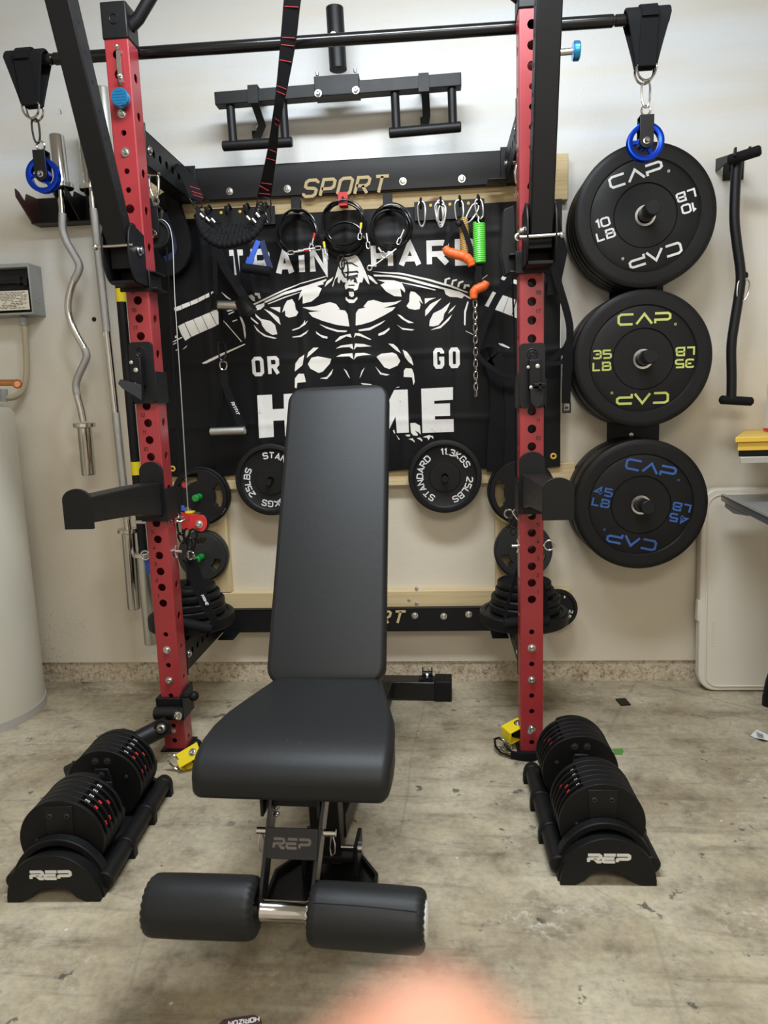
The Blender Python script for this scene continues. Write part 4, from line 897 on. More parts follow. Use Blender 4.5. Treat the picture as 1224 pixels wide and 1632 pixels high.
# eye bolts and wing nuts on the posts
def eye(c, ax, R, r, stem): mb = MB(); mb.torus(c, ax, R, r, 28, 10); mb.cyl(V(c)-V(stem).normalized()*R, V(c)-V(stem), r*1.2, n=14); return mb
def eyebolt(px, py, Y, stem, label, R=.015, ax=(0, 1, 0)):
    c = at(px, py, Y); one('eye_bolt', eye(c, ax, R, .003, stem), 'steel', label, 'eye bolt')
eyebolt(875, 869, .035, (.035, 0, 0), 'chrome eye bolt sticking out right of the right red post')
eyebolt(232, 885, .03, (-.035, 0, 0), 'chrome eye bolt sticking out left of the left red post', .014)
def wing(px, py, Y, d, label):
    c = at(px, py, Y); mb = MB(); d = V(d); mb.lathe(c, d, [(.013, 0), (.013, .003), (.008, .004), (.0085, .011), (.005, .012), (.005, .030), (0, .030)], 16)
    for s in (-1, 1): mb.loft([rsec(c+d*.008+Z*s*.006, d, Yv, .004, .002, .001, 2), rsec(c+d*.012+Z*s*.020, d, Yv, .005, .0015, .001, 2)])
    one('wing_nut', mb, 'steel', label, 'wing nut')
one('spring_pin', MB().rod(at(215, 832, .03), at(236, 832, .03), .0055, .0015), 'chrome', 'short chrome pin poking out left of the left red post under the spotter arm', 'pin')
one('strap_tag', MB().strap([at(233, 890, .05), at(236, 903, .05), at(239, 915, .05)], .016, .004, X), 'blue', 'small blue strap tag beside the eye bolt left of the left red post', 'strap')
wing(832, 870, .035, (-1, 0, 0), 'steel wing nut on the inner side of the right red post')
wing(274, 879, .035, (1, 0, 0), 'steel wing nut on the inner side of the left red post')

# ================================================================== hanging hardware helpers
def carab_pts(c, w_, h, tilt=0.0, up=Z, sd=X):
    pts = []
    for i in range(28):
        a = 2*PI*i/28; x_ = math.cos(a)*w_/2*(1-.22*math.sin(-a)); z_ = math.copysign(abs(math.sin(a))**.62, math.sin(a))*h/2
        xx = x_*math.cos(tilt)-z_*math.sin(tilt); zz = x_*math.sin(tilt)+z_*math.cos(tilt); pts.append(V(c)+V(sd)*xx+V(up)*zz)
    return pts
def carabiner(c, w_, h, r, m, label, tilt=0.0, sd=X, grp=None, parent=None):
    mb = MB(); P = carab_pts(c, w_, h, tilt, Z, sd); mb.tube(P, r, 8, True); g = P[26]; 
    if parent is not None: return finish('carabiner', mb, m, parent)
    return one('carabiner', mb, m, label, 'carabiner', grp)
def link(mb, c, h, w_, r, sd, up=Z):
    sd, up = V(sd), V(up); pts = []; R_ = w_/2; s_ = h/2-R_
    for i in range(16):
        a = 2*PI*i/16; pts.append(V(c)+sd*R_*math.cos(a)+up*(R_*math.sin(a)+math.copysign(s_, math.sin(a+1e-9))))
    mb.tube(pts, r, 6, True)

# cuffs slung over the bar ends, each with ring, carabiner and a blue pulley
def cuff(side, xc, yb, zb, pins):
    sx = -1 if side == 'left' else 1
    o = thing('ankle_cuff', 'black ankle cuff looped over the %s end of the pull-up bar' % side, 'ankle cuff', (xc, yb, zb-.17), 0, 'ankle cuffs on the bar')
    mb = MB(); R_ = .024; path = []; wid = []
    for k in range(7): f = k/6; path.append((xc+f*0-.0, yb-.010-.018*f, zb-.125+.125*f)); wid.append(.056+.060*f**1.1)
    for a in (150, 120, 90, 60, 30): path.append((xc, yb+R_*-math.cos(math.radians(180-a))*-1, zb+R_*math.sin(math.radians(a)))); wid.append(.118)
    path = [V(p) for p in path]; path[7:] = [V((xc, yb+R_*math.cos(math.radians(a)), zb+R_*math.sin(math.radians(a)))) for a in (150, 120, 90, 60, 30)]
    for k in range(7): f = 1-k/6; path.append(V((xc, yb+.010+.016*f, zb-.125+.125*f))); wid.append(.056+.060*f**1.1)
    mb.strap(path, wid, .007, X); finish('neoprene_pad', mb, 'neoprene', o, bevel=.002)
    mb = MB(); pp = [p+V((0, -.006 if p.y < yb else .006, .005 if p.z > zb else 0)) for p in path]; mb.strap(pp, .046, .004, X); finish('webbing_strap', mb, 'webbing', o)
    mb = MB(); mb.bb((xc-.022, yb-.040, zb-.010), (xc+.022, yb-.033, zb+.010)); finish('velcro_tab', mb, 'webbing', o)
    rz = zb-.135
    for k, dy in enumerate((-.012, .012)):
        mb = MB(); pts = [V((xc-.026, yb+dy, rz+.014)), V((xc+.026, yb+dy, rz+.014))]+[V((xc+.026*math.cos(a), yb+dy, rz+.008-.034*math.sin(a))) for a in [PI*i/10 for i in range(0, 11)]]
        mb.tube(pts, .0032, 8, True); finish('d_ring', mb, 'chrome', o)
    cz_ = rz-.057
    carabiner((xc+.003, yb, cz_), .022, .068, .003, 'dark' if side == 'left' else 'chrome', '%s carabiner between the %s cuff ring and its blue pulley' % ('black' if side == 'left' else 'chrome', side), .03)
    pz = cz_-.125
    p = thing('cable_pulley', 'blue wheel pulley hanging under the %s ankle cuff' % side, 'pulley', (xc, yb, pz-.05), 0, 'blue pulleys under the cuffs')
    px_ = xc+.012 if side == 'left' else xc+.004
    c = V((px_, yb, pz)); mb = MB()
    mb.lathe(c, (0, 1, 0), [(.036, -.008), (.047, -.011), (.050, -.010), (.047, -.003), (.045, 0), (.047, .003), (.050, .010), (.047, .011), (.036, .008), (.036, -.008)], 56, False, False)
    mb.lathe(c, (0, 1, 0), [(.006, -.009), (.021, -.009), (.021, .009), (.006, .009)], 36, False, False)
    for k in range(3):
        a = math.radians(60+120*k); mb.beam(c+V((math.cos(a), 0, math.sin(a)))*.018, c+V((math.cos(a), 0, math.sin(a)))*.039, .010, .010, (0, 1, 0))
    finish('wheel', mb, 'blueano', p)
    for s in (-1, 1):
        pts = [(px_+.019*math.cos(math.radians(a)), yb+s*.0135, pz+.019*math.sin(math.radians(a))) for a in range(180, 361, 18)]+[(px_+.019, yb+s*.0135, pz+.066), (px_-.019, yb+s*.0135, pz+.066)]
        finish('side_plate', MB().prism(pts, (0, s*.003, 0)), 'black', p, bevel=.001)
    finish('bridge', MB().bb((px_-.019, yb-.0165, pz+.064), (px_+.019, yb+.0165, pz+.068)), 'black', p, bevel=.001)
    b = MB(); bolt(b, (px_, yb-.0168, pz), (0, -1, 0), .0065, .010); finish('axle_bolt', b, 'chrome', p)
    mb = MB(); mb.torus((px_, yb, pz+.083), (0, 1, 0), .0125, .0028, 28, 8); finish('eye', mb, 'chrome', p)
cl_ = at(46, 98, .088); cr_ = at(1033, 48, .088)
cuff('left', -.874, .088, 2.108, None)
cuff('right', .888, .088, 2.100-.0, None)
# extend the bar ends under the cuffs
mb = MB(); mb.rod((-.932, .088, 2.109), (-.797, .088, 2.107), .0150, .003, 28); mb.rod((.802, .088, 2.100), (.948, .088, 2.099), .0150, .003, 28); finish('bar_end', mb, 'blackg', rack)

# ================================================================== barbells on the left
o = thing('barbell_holder', 'black wall holder with forked prongs and a maroon tinted end at left', 'barbell holder', (-.95, WY, 1.76))
a, b_ = at(62, 340, WY).x, at(172, 330, WY).x; zt = 1.862
mb = MB(); mb.bb((a, WY-.008, zt-.10), (b_, WY, zt)); finish('back_plate', mb, 'black', o, bevel=.001)
bars_x = (-.985, -.875, -.775)
def prong(x0, m):
    pts = [(x0, WY-.006, zt-.098), (x0, WY-.006, zt-.002), (x0, .48, zt-.004), (x0, .465, zt-.034), (x0, .432, zt-.010), (x0, .412, zt-.004), (x0, .412, zt-.030), (x0, .50, zt-.098)]
    finish('prong', MB().prism(pts, (.005, 0, 0)), m, o, bevel=.0008)
prong(a+.002, 'maroon')
for bx in bars_x:
    for s in (-1, 1): prong(bx+s*.020-.0025, 'black')
mb = MB(); mb.bb((a, .50, zt-.100), (b_, WY, zt-.096)); finish('lower_plate', mb, 'maroon' if 0 else 'black', o, bevel=.001)
YB = .435
def PP(l, Y=YB): return [at(px, py, Y) for px, py in l]
def smooth_path(P, k=6):
    out = []; n = len(P)
    for i in range(n-1):
        p0 = P[max(i-1, 0)]; p1 = P[i]; p2 = P[i+1]; p3 = P[min(i+2, n-1)]
        for j in range(k):
            t = j/k; out.append(.5*((2*p1)+(p2-p0)*t+(2*p0-5*p1+4*p2-p3)*t*t+(3*p1-p0-3*p2+p3)*t**3))
    out.append(P[-1]); return out
def sleeve(mb, a, b, r=.0252, collar=True):
    a, b = V(a), V(b); d = (b-a); L = d.length
    mb.lathe(a, d, ([(.014, 0), (.037, .0), (.039, .002), (.039, .014), (.037, .016), (r+.001, .016)] if collar else [(0, 0)])+[(r, .022), (r, L-.004), (r-.002, L), (r-.006, L), (r-.007, L-.003), (0, L-.003)], 40)
o = thing('curl_bar', 'chrome zigzag curl bar hanging at far left beside the grey electrical box', 'barbell', (-1.0, YB, .85))
bx = bars_x[0]; t_ = at(97, 304, YB)
mb = MB(); sleeve(mb, (bx, YB, t_.z+.006), (bx-.002, YB, at(88, 216, YB).z)); finish('sleeve', mb, 'chrome', o)
low = at(134, 674, YB); mb = MB(); sleeve(mb, (low.x, YB, low.z), at(141.5, 757, YB)); finish('sleeve', mb, 'chrome', o)
pts = PP([(97, 304), (99.5, 340), (100, 366), (107, 387), (124, 416), (126, 430), (116, 452), (110, 475), (109, 494), (114, 515), (124, 537), (135, 556), (138, 568), (133, 582), (124, 602), (121, 616), (124, 633), (129, 652), (133, 672)])
sp = smooth_path(pts, 5); mb = MB(); mb.tube(sp, .0128, 18); finish('shaft', mb, 'chrome', o)
mb = MB()
for i0, i1 in ((1, 6), (11, 16)): mb = MB(); mb.tube(sp[i0*5:i1*5], .0134, 18); finish('knurled_grip', mb, 'knurl', o)
o = thing('barbell', 'long straight chrome barbell hanging between the curl bar and the left red post', 'barbell', (-.87, YB, .34))
cA_, cB_ = at(146, 304, YB), at(204, 842, YB)
mb = MB(); sleeve(mb, cA_, at(137, 222, YB)+V((0, 0, .10))); finish('sleeve', mb, 'chrome', o)
mb = MB(); sleeve(mb, cB_, at(214, 970, YB)); finish('sleeve', mb, 'chrome', o)
finish('shaft', MB().cyl(cA_, cB_, .0132, n=24), 'chrome', o)
mb = MB()
for f0, f1 in ((.05, .40), (.64, .97)): mb = MB(); mb.cyl(cA_.lerp(cB_, f0), cA_.lerp(cB_, f1), .0142, n=24); finish('knurled_grip', mb, 'knurl', o)
o = thing('barbell', 'black shafted barbell with yellow bands hanging just behind the left red post', 'barbell', (-.80, YB, .2), 0)
e0, e1, e2 = at(174, 140, YB), at(231.5, 880, YB), at(241, 1026, YB)
e1b = V((e2.x-.0, YB, e1.z))
mb = MB(); sleeve(mb, e1b, e2); finish('sleeve', mb, 'alu', o); et = V((e2.x, YB, 1.855)); mb = MB(); sleeve(mb, et, (e2.x, YB, e0.z)); finish('sleeve', mb, 'alu', o)
sh = finish('shaft', MB().cyl(et, e1b, .0165, n=24), 'dark', o)
mb = MB()
for y0, y1 in ((460, 481), (736, 757)): mb.cyl((e2.x, YB, at(204, y0, YB).z), (e2.x, YB, at(204, y1, YB).z), .0178, n=24)
finish('yellow_band', mb, 'yellow', sh)

# ================================================================== hook rails with what hangs on them
def rail(x0, x1, y0, y1, hooks, label):
    A_, B_ = at(x0, y0, .50), at(x1, y1, .50); zt_ = (A_.z+B_.z)/2; o = thing('hook_rail', label, 'hook rail', ((A_.x+B_.x)/2, .50, zt_-.06))
    finish('rail', MB().bb((A_.x, .496, zt_-.062), (B_.x, .500, zt_)), 'black', o, bevel=.001)
    for px in hooks:
        q = at(px, y0, .50); mb = MB(); mb.tube([(q.x, .500, zt_-.004), (q.x, .470, zt_+.004), (q.x, .452, zt_-.004), (q.x, .447, zt_-.026), (q.x, .436, zt_-.036), (q.x, .424, zt_-.026), (q.x, .422, zt_-.012)], .0042, 8); finish('hook', mb, 'dark', o)
    b = MB()
    for px in [(a_+b__)/2 for a_, b__ in zip(hooks, hooks[1:])]: q = at(px, y0+12, .50); bolt(b, (q.x, .4955, zt_-.014), (0, -1, 0), .0035, .002)
    finish('screw', b, 'gold', o)
rail(660, 772, 322, 317, (671, 702, 732, 761), 'black hook rail on the right under the SPORT channel, holding carabiners')
rail(330, 438, 334, 328, (338, 369, 398, 427), 'black hook rail on the left behind the bungee bundle')
YH = .436
carabiner(at(672, 341, YH), .024, .080, .0032, 'steel', 'single steel carabiner on the leftmost hook of the right rail', 0, X, 'carabiners on the right rail')
for k, (dx, dy, tl) in enumerate(((0, 0, 0), (-2, 4, .12), (2, 7, -.10))):
    carabiner(at(702+dx, 337+dy, YH-.004*k+.003), .024, .072, .0030, 'steel', 'steel carabiner in the cluster of three on the second hook, %s of them' % ('rearmost', 'middle', 'front')[k], tl, X, 'carabiners on the right rail')
carabiner(at(732, 337, YH), .027, .072, .0034, 'steel', 'steel carabiner on the third hook above the orange grip', 0.05, X, 'carabiners on the right rail')
carabiner(at(752, 340, YH), .024, .068, .003, 'steel', 'tilted steel carabiner on the last hook above the green coil', -.55, X, 'carabiners on the right rail')
carabiner(at(764, 333, YH-.006), .024, .062, .003, 'steel', 'upright steel carabiner holding the green coil on the last hook', .15, X, 'carabiners on the right rail')
# coils
def coil(p0, p1, r, rr, n, m, label, cat):
    p0, p1 = V(p0), V(p1); d = (p1-p0).normalized(); x = d.orthogonal().normalized(); y = d.cross(x); pts = []
    for i in range(n*14+1): a = 2*PI*i/14; pts.append(p0+(p1-p0)*(i/(n*14))+(x*math.cos(a)+y*math.sin(a))*r)
    mb = MB(); mb.tube(pts, rr, 6); return mb
o = thing('coil_cord', 'bright green plastic coil hanging from the last hook of the right rail', 'coil', at(764, 420, .425))
finish('coil', coil(at(763.5, 356, .425), at(764.5, 418, .425), .0175, .0042, 19, 'green', '', ''), 'green', o)
finish('cord_clip', MB().tube([at(763, 345, .425), at(762, 352, .425), at(765, 357, .425)], .003, 8), 'steel', o)
o = thing('coil_cord', 'amber coil cord hanging behind the orange hand grip', 'coil', at(742, 402, .445))
finish('coil', coil(at(738, 347, .447), at(742.5, 403, .445), .0135, .0035, 19, 'tan', '', ''), 'tan', o)
# orange grips on black webbing
def grip_handle(pts, rr, label, y):
    o = thing('hand_grip', label, 'hand grip', at(*pts[-1], y), 0, 'orange hand grips')
    P = smooth_path([at(px, py, y) for px, py in pts], 5); n = len(P); mb = MB(); rs = [rr*(.55+.45*math.sin(PI*min(1, max(0, (i+1)/(n+1))))**.5)*(1+.05*math.sin(i*1.9)) for i in range(n)]
    mb.tube(P, rs, 16); finish('rubber_grip', mb, 'orange', o); return o
o = grip_handle([(709, 394), (714, 401), (726, 405), (740, 409), (749, 416), (752, 424)], .0162, 'long orange rubber hand grip slanting under the third hook', .405)
mb = MB(); mb.strap([at(709, 395, .408), at(714, 378, .41), at(724, 361, .415), at(731, 352, .42)], .016, .003, X); finish('webbing_strap', mb, 'webbing', o)
mb = MB(); mb.strap([at(751, 416, .408), at(750, 395, .41), at(742, 371, .415), at(734, 352, .42)], .016, .003, X); finish('webbing_strap', mb, 'webbing', o)
mb = MB(); mb.sph(at(731, 356, .418), .012, 12, (1, .7, 1)); mb.sph(at(732, 345, .425), .007, 10); finish('knot', mb, 'dark', o)
o = grip_handle([(755, 476), (756, 464), (764, 459), (772, 455), (775, 449)], .0155, 'short curled orange rubber grip below the green coil', .405)
mb = MB(); mb.strap([at(763, 422, .42), at(762, 440, .415), at(762, 458, .41)], .024, .004, X); finish('webbing_strap', mb, 'webbing', o)
o = thing('chain', 'thin steel link chain hanging below the curled orange grip', 'chain', at(758, 635, .42))
N = 16; A_, B_ = at(757, 484, .42), at(758.5, 626, .42)
for k in range(N):
    c = A_.lerp(B_, k/(N-1)); mb = MB(); s_ = X if k % 2 == N % 2 else (X*.45+Yv*.9); link(mb, c, .0255 if k < N-1 else .030, .0125, .0019, V(s_).normalized()); q = finish('chain_link', mb, 'chrome', o)
# cable coils with their clips
def cable_coil(name_label, px, py, R, clip_m, clip_px, n, ends, yy=.470):
    o = thing('cable_coil', name_label, 'cable', at(px, py+30, yy), 0, 'coiled cables under the SPORT channel'); c = at(px, py, yy); mb = MB()
    rnd = random.Random(int(px))
    for k in range(n):
        rx = R*(1+rnd.uniform(-.10, .06)); rz_ = R*(1+rnd.uniform(-.08, .12)); dx, dz = rnd.uniform(-.004, .004), rnd.uniform(-.010, .003); ph = rnd.uniform(0, 6)
        mb.tube([c+V((dx+rx*math.cos(a), -.010+.010*math.sin(a+ph)+k*.0022, dz-(R*.0)+rz_*math.sin(a))) for a in [2*PI*i/44 for i in range(44)]], .0023, 6, True)
    finish('cable', mb, 'blackg', o)
    for (x0, y0, x1, y1, m) in ends:
        a_, b__ = at(x0, y0, yy-.022), at(x1, y1, yy-.022); e = MB(); e.cyl(a_, b__, .0038, n=12); d = (b__-a_).normalized(); link(e, b__+d*.010, .022, .012, .0018, V((d.z, 0, -d.x)), d); f = finish('cable_end', e, 'alu', o)
        if m: g = MB(); g.cyl(a_-d*.014, a_+d*.004, .0043, n=12); finish('cable_sleeve', g, m, f)
    q = thing('cable_hanger', '%s plastic hook holding the %s cable coil' % (('red', 'middle') if clip_m == 'redp' else ('black', 'left' if px < 500 else 'right')), 'hook', at(clip_px[0], clip_px[1]+16, .468)); p_ = at(*clip_px, .468)
    mb = MB(); c1 = rsec((p_.x, .462, p_.z), X, Z, .0165, .022, .006); mb.prism(c1, (0, -.005, 0)); mb.bb((p_.x-.014, .462, p_.z-.022), (p_.x+.014, .494, p_.z-.017)); mb.bb((p_.x-.014, .490, p_.z-.02), (p_.x+.014, .494, p_.z+.02)); finish('clip', mb, clip_m, q, bevel=.001)
    mb = MB(); mb.lathe((p_.x, .4568, p_.z+.003), (0, -1, 0), [(.0048, 0), (.0048, .0005), (0, .0005)], 16); finish('screw_hole', mb, 'void', q)
cable_coil('left coil of black cable with red-sleeved ends under the SPORT channel', 474, 369, .071, 'dark', (472, 326), 9, [(500, 378, 497, 390, 'redp'), (486, 399, 468, 402, 'redp'), (484, 398, 502, 396, None)])
cable_coil('middle coil of black cable with yellow-sleeved ends on the red hook', 549, 354, .072, 'redp', (547, 318), 9, [(575, 362, 574, 372, 'yellow'), (517, 392, 519, 405, 'yellow'), (584, 372, 586, 386, None)], .466)
mb = MB()
for k, (R1, R2, dy) in enumerate(((.066, .052, 0), (.062, .046, -2), (.070, .058, 2), (.066, .056, 1))):
    c = at(549, 374+dy, .488-.003*k); mb.tube([c+V((R1*math.cos(a), 0, R2*math.sin(a)-.012)) for a in [2*PI*i/40 for i in range(40)]], .0023, 6, True)
one('cable_coil', mb, 'blackg', 'lower black cable loop drooping behind the middle coil', 'cable')
cable_coil('right coil of black cable with one loose eye end above HARD', 623, 361, .067, 'dark', (618, 320), 9, [(644, 366, 638, 380, None), (603, 395, 608, 402, None)])
mb = MB(); P = [at(632, 396, .462), at(622, 404, .456), at(606, 416, .452), at(593, 425, .450)]; mb.tube(P, .0024, 6); mb.torus(at(589, 427, .450), (0, 1, 0), .0078, .0026, 20, 8)
one('cable_end', mb, 'steel', 'loose steel cable end with an eye in front of the H of HARD', 'cable')
o = thing('double_carabiner', 'small dark carabiner pair hanging below the middle cable coil over the gorilla face', 'carabiner', at(548, 445, .46))
for k, (px, py, h) in enumerate(((544, 418, .050), (550, 428, .060))): finish('snap_link', MB().tube(carab_pts(at(px, py, .462-.006*k), .020, h, .08), .0028, 8, True), 'blackg', o)

# ================================================================== suspension strap and bungee bundle
YS = .20
o = thing('suspension_strap', 'long black strap with red stitching twisting down from above the pull-up bar', 'strap', at(421, 318, YS))
sp_ = [(474, -40, -.10, .046, 0), (466, 0, -.08, .044, 0), (460, 60, -.04, .042, 0), (452, 120, 0, .034, .5), (445, 165, .03, .022, 1.0), (438, 205, .07, .014, 1.35), (434, 240, .11, .024, .8), (428, 275, .15, .034, .35), (421, 314, YS, .042, 0)]
P = [at(a, b_, y) for a, b_, y, w_, tw in sp_]; sd = [X*math.cos(tw*.9)+Yv*math.sin(tw*.9) for *_, tw in sp_]
def interp(P, ws, sd, k=5):
    Q = smooth_path(P, k); n = len(P); W = []; S = []
    for i in range(len(Q)):
        f = i/k; j = min(int(f), n-2); g = f-j; W.append(ws[j]*(1-g)+ws[j+1]*g); S.append((V(sd[j])*(1-g)+V(sd[j+1])*g).normalized())
    return Q, W, S
Q, W_, S_ = interp(P, [max(.030, s[3]) for s in sp_], sd)
finish('webbing', MB().strap(Q, W_, .003, S_), 'webbing', o)
mb = MB()
for py in (10, 66, 72, 98, 136, 144, 186, 196, 243, 252, 293, 306):
    f = min(range(len(Q)), key=lambda i: abs((lambda p: 816-FPX*((p-CP).dot(CU))/((p-CP).dot(CF)))(Q[i])-py)); q = Q[f]; s = S_[f]; mb.tube([q-s*W_[f]*.42+V((0, -.0022, .001)), q+s*W_[f]*.42+V((0, -.0022, -.003))], .0011, 5)
for a, b_ in (((456, 16), (470, 8)), ((414, 296), (428, 304)), ((448, 140), (458, 130))):
    mb.tube([at(*a, .02 if a[1] < 200 else YS-.035), at(*b_, .02 if a[1] < 200 else YS-.035)], .0009, 5) if a[1] > 200 else None
finish('red_stitching', mb, 'redst', o)
mb = MB(); mb.tube([at(411, 312, YS), at(431, 317, YS), at(432, 326, YS), at(424, 338, YS), at(408, 334, YS)], .0028, 8, True); finish('metal_loop', mb, 'blackg', o)
o = thing('suspension_strap', 'short black strap with red stitching draped over the left upper crossmember end', 'strap', at(316, 330, .22))
P = [at(270, 262, .36), at(286, 268, .33), at(300, 285, .27), at(309, 305, .23), (at(317, 322, .215))]
Q = smooth_path(P, 5); finish('webbing', MB().strap(Q, [.034]*10+[.040]*(len(Q)-10), .003, X+Z*.0), 'webbing', o)
mb = MB()
for py, w_ in ((299, 1), (307, 1), (312, 1)): mb.tube([at(303+(py-299)*.35, py-2, .205), at(319+(py-299)*.35, py+3, .205)], .0011, 5)
finish('red_stitching', mb, 'redst', o)
mb = MB(); mb.tube([at(302, 316, .215), at(320, 321, .215), at(322, 330, .215), at(312, 334, .215)], .0028, 8, True); finish('metal_loop', mb, 'blackg', o)
bg = thing('bungee_bundle', 'sagging bundle of black ruched bungee cords slung between the two straps', 'bungee cords', at(370, 392, .22))
for k in range(7):
    dy = (k-3)*.012; x0, y0 = 314+k*1.5, 330+k*2; x1, y1 = 424-k*1.5, 332+k*1.0; sag = 390-k*4.6; rnd = random.Random(k)
    pts = [at(x0, y0, .215), at(317+k*4, 352, .21+dy*.6), at(328+k*4, 376-k*2.5, .20+dy), at(350+k*3, sag, .20+dy), at(378+k*2, sag-3, .20+dy), at(402, 376-k*2.6, .20+dy), at(416-k, 354-k, .21+dy*.6), at(x1, y1, .215)]
    Q = smooth_path(pts, 16); n = len(Q); rs = []
    for i in range(n):
        f = i/(n-1); base = .0045 if f < .09 or f > .91 else .0115; rs.append(base*(1+(.13*math.sin(i*1.35+k)+rnd.uniform(-.10, .10) if base > .006 else 0)))
    finish('bungee_cord', MB().tube(Q, rs, 10), 'webbing', bg)
mb = MB()
for px, py in ((322, 344), (331, 350), (340, 352), (405, 352), (396, 348), (411, 343)): q = at(px, py, .185); mb.cyl(q+V((-.005, 0, .006)), q+V((.005, 0, -.006)), .0045, n=10)
finish('crimp_ring', mb, 'alu', bg)
for px, py, t_ in ((418, 340, .5), (412, 336, -.4), (427, 342, .1)): finish('snap_hook', MB().tube(carab_pts(at(px, py, .20), .018, .055, t_), .0026, 8, True), 'blackg', bg)

# ================================================================== straps and handles hanging at left
YL = .44
o = thing('belt', 'wide black and navy padded belt looped behind the left pulley', 'belt', at(262, 430, .46))
P = [at(256, 330, .47), at(272, 318, .47), at(282, 345, .47), (at(292, 375, .47)), at(295, 400, .47), at(284, 422, .47), at(265, 430, .465), at(250, 418, .46), at(243, 395, .46)]
finish('padding', MB().strap(smooth_path(P, 5), .030, .050, Yv), 'neoprene', o, bevel=.003)
P = [at(262, 345, .475), at(276, 352, .475), at(284, 380, .475), at(282, 405, .475), at(265, 416, .475)]; finish('navy_lining', MB().strap(smooth_path(P, 5), .030, .026, Yv), 'navy', o)
mb = MB(); mb.strap(smooth_path([at(236, 318, .46), at(240, 335, .45), at(238, 360, .45)], 4), .022, .012, X); one('webbing_loop', mb, 'navy', 'dark blue strap loop peeking between the left red post and the pulley', 'strap')
o = thing('handle_strap', 'black strap pair carrying a silver handle with a black conical end', 'cable handle', at(378, 500, YL))
finish('webbing', MB().strap(smooth_path([at(341, 385, YL+.02), at(343, 430, YL+.02), at(344, 470, YL+.01)], 4), .016, .003, X), 'webbing', o)
finish('webbing', MB().strap(smooth_path([at(344, 388, YL+.02), at(358, 425, YL+.02), at(378, 455, YL+.01), at(392, 480, YL)], 4), .030, .003, X), 'webbing', o)
finish('webbing', MB().strap(smooth_path([at(374, 392, YL+.015), at(379, 430, YL+.015), at(384, 462, YL+.01), at(386, 480, YL)], 4), .012, .003, X), 'webbing', o)
hd = finish('handle_tube', MB().rod(at(347, 486, YL-.01), at(388, 487, YL-.01), .0155, .002), 'alu', o)
mb = MB(); a_, b_ = at(382, 478, YL-.012), at(398, 500, YL-.012); mb.lathe(a_, b_-a_, [(0, 0), (.021, 0), (.023, .003), (.032, (b_-a_).length-.01), (.031, (b_-a_).length), (0, (b_-a_).length)], 28); finish('end_cone', mb, 'dark', hd)
mb = MB(); mb.torus(at(340, 481, YL-.01), (.75, .65, 0), .026, .003, 28, 8); finish('ring', mb, 'blackg', o)
o = thing('stirrup_handle', 'black triangular cable handle with silver grip and white RITFIT lettering', 'cable handle', at(363, 695, .42))
YT = .43
mb = MB(); mb.tube([at(350, 492, YT), at(351, 520, YT), at(353, 548, YT)], .005, 8); mb.tube([at(354, 492, YT+.008), at(355, 520, YT+.008), at(355, 548, YT+.008)], .004, 8); finish('cord', mb, 'webbing', o)
finish('carabiner', MB().tube(carab_pts(at(354, 560, YT-.004), .026, .066, .0), .0032, 8, True), 'blackg', o)
finish('d_ring', MB().tube(carab_pts(at(356, 583, YT-.004), .024, .030), .0028, 8, True), 'chrome', o)
finish('webbing', MB().strap(smooth_path([at(357, 588, YT), at(358, 605, YT), at(359, 619, YT)], 3), .026, .004, X), 'webbing', o)
finish('webbing', MB().strap([at(357, 618, YT), at(346, 650, YT), at(338, 685, YT)], .024, .003, (X*.6+Yv*.8)), 'webbing', o)
ws = finish('webbing', MB().strap([at(360, 618, YT-.002), at(374, 652, YT-.002), at(387, 685, YT-.002)], .026, .003, (X*.95+Z*.25)), 'webbing', o)
finish('grip_tube', MB().rod(at(335, 688, YT-.004), at(391, 686, YT-.004), .0145, .003), 'alu', o)
t = MB(); a_, b_ = at(366, 632, YT-.006), at(384, 670, YT-.006); d = (b_-a_).normalized(); text(t, 'RITFIT', (a_+b_)/2, d, V((-d.z, 0, d.x)), .0125, .2, .25, .0005, 'c', .2); finish('lettering', t, 'white', ws)
o = thing('blue_handle', 'blue webbing handle with black foam grip hanging over the T of TRAIN', 'cable handle', at(400, 436, .425))
finish('webbing', MB().strap([at(412, 384, .44), at(405, 400, .43), at(400, 413, .425)], .018, .003, X), 'blue', o)
finish('webbing', MB().strap([at(400, 411, .424), at(396, 424, .42), (at(388, 432, .42))], .026, .004, X), 'blue', o)
finish('webbing', MB().strap([at(417, 384, .445), at(424, 408, .435), at(431, 428, .43)], .020, .003, X), 'navy', o)
finish('foam_grip', MB().rod(at(386, 427, .42), at(432, 433, .42), .0165, .004), 'neoprene', o)

# ================================================================== left pulley, its cable, shackle
def pulley(c, R, m_h, label, w_ax=Yv, tilt=0.0, plate_h=.05, eye_up=True, grp=None, wheel='dark'):
    pass
o = thing('cable_pulley', 'black pulley hanging on a shackle beside the top of the left red post', 'pulley', at(250, 400, .16))
YP = .17; c = at(250, 374, YP)
mb = MB(); mb.lathe(c, (0, 1, 0), [(.030, -.006), (.040, -.010), (.043, -.009), (.038, 0), (.043, .009), (.040, .010), (.030, .006), (.008, .006), (.008, -.006), (.030, -.006)], 48, False, False); finish('wheel', mb, 'dark', o)
for s in (-1, 1): finish('side_plate', MB().prism([(c.x-.017, YP+s*.013, c.z+.078), (c.x+.014, YP+s*.013, c.z+.078), (c.x+.016, YP+s*.013, c.z+.02), (c.x+.008, YP+s*.013, c.z-.014), (c.x-.008, YP+s*.013, c.z-.014), (c.x-.018, YP+s*.013, c.z+.02)], (0, s*.003, 0)), 'black', o, bevel=.001)
b = MB(); bolt(b, (c.x-.002, YP-.016, c.z), (0, -1, 0), .009, .014); finish('axle_bolt', b, 'chrome', o)
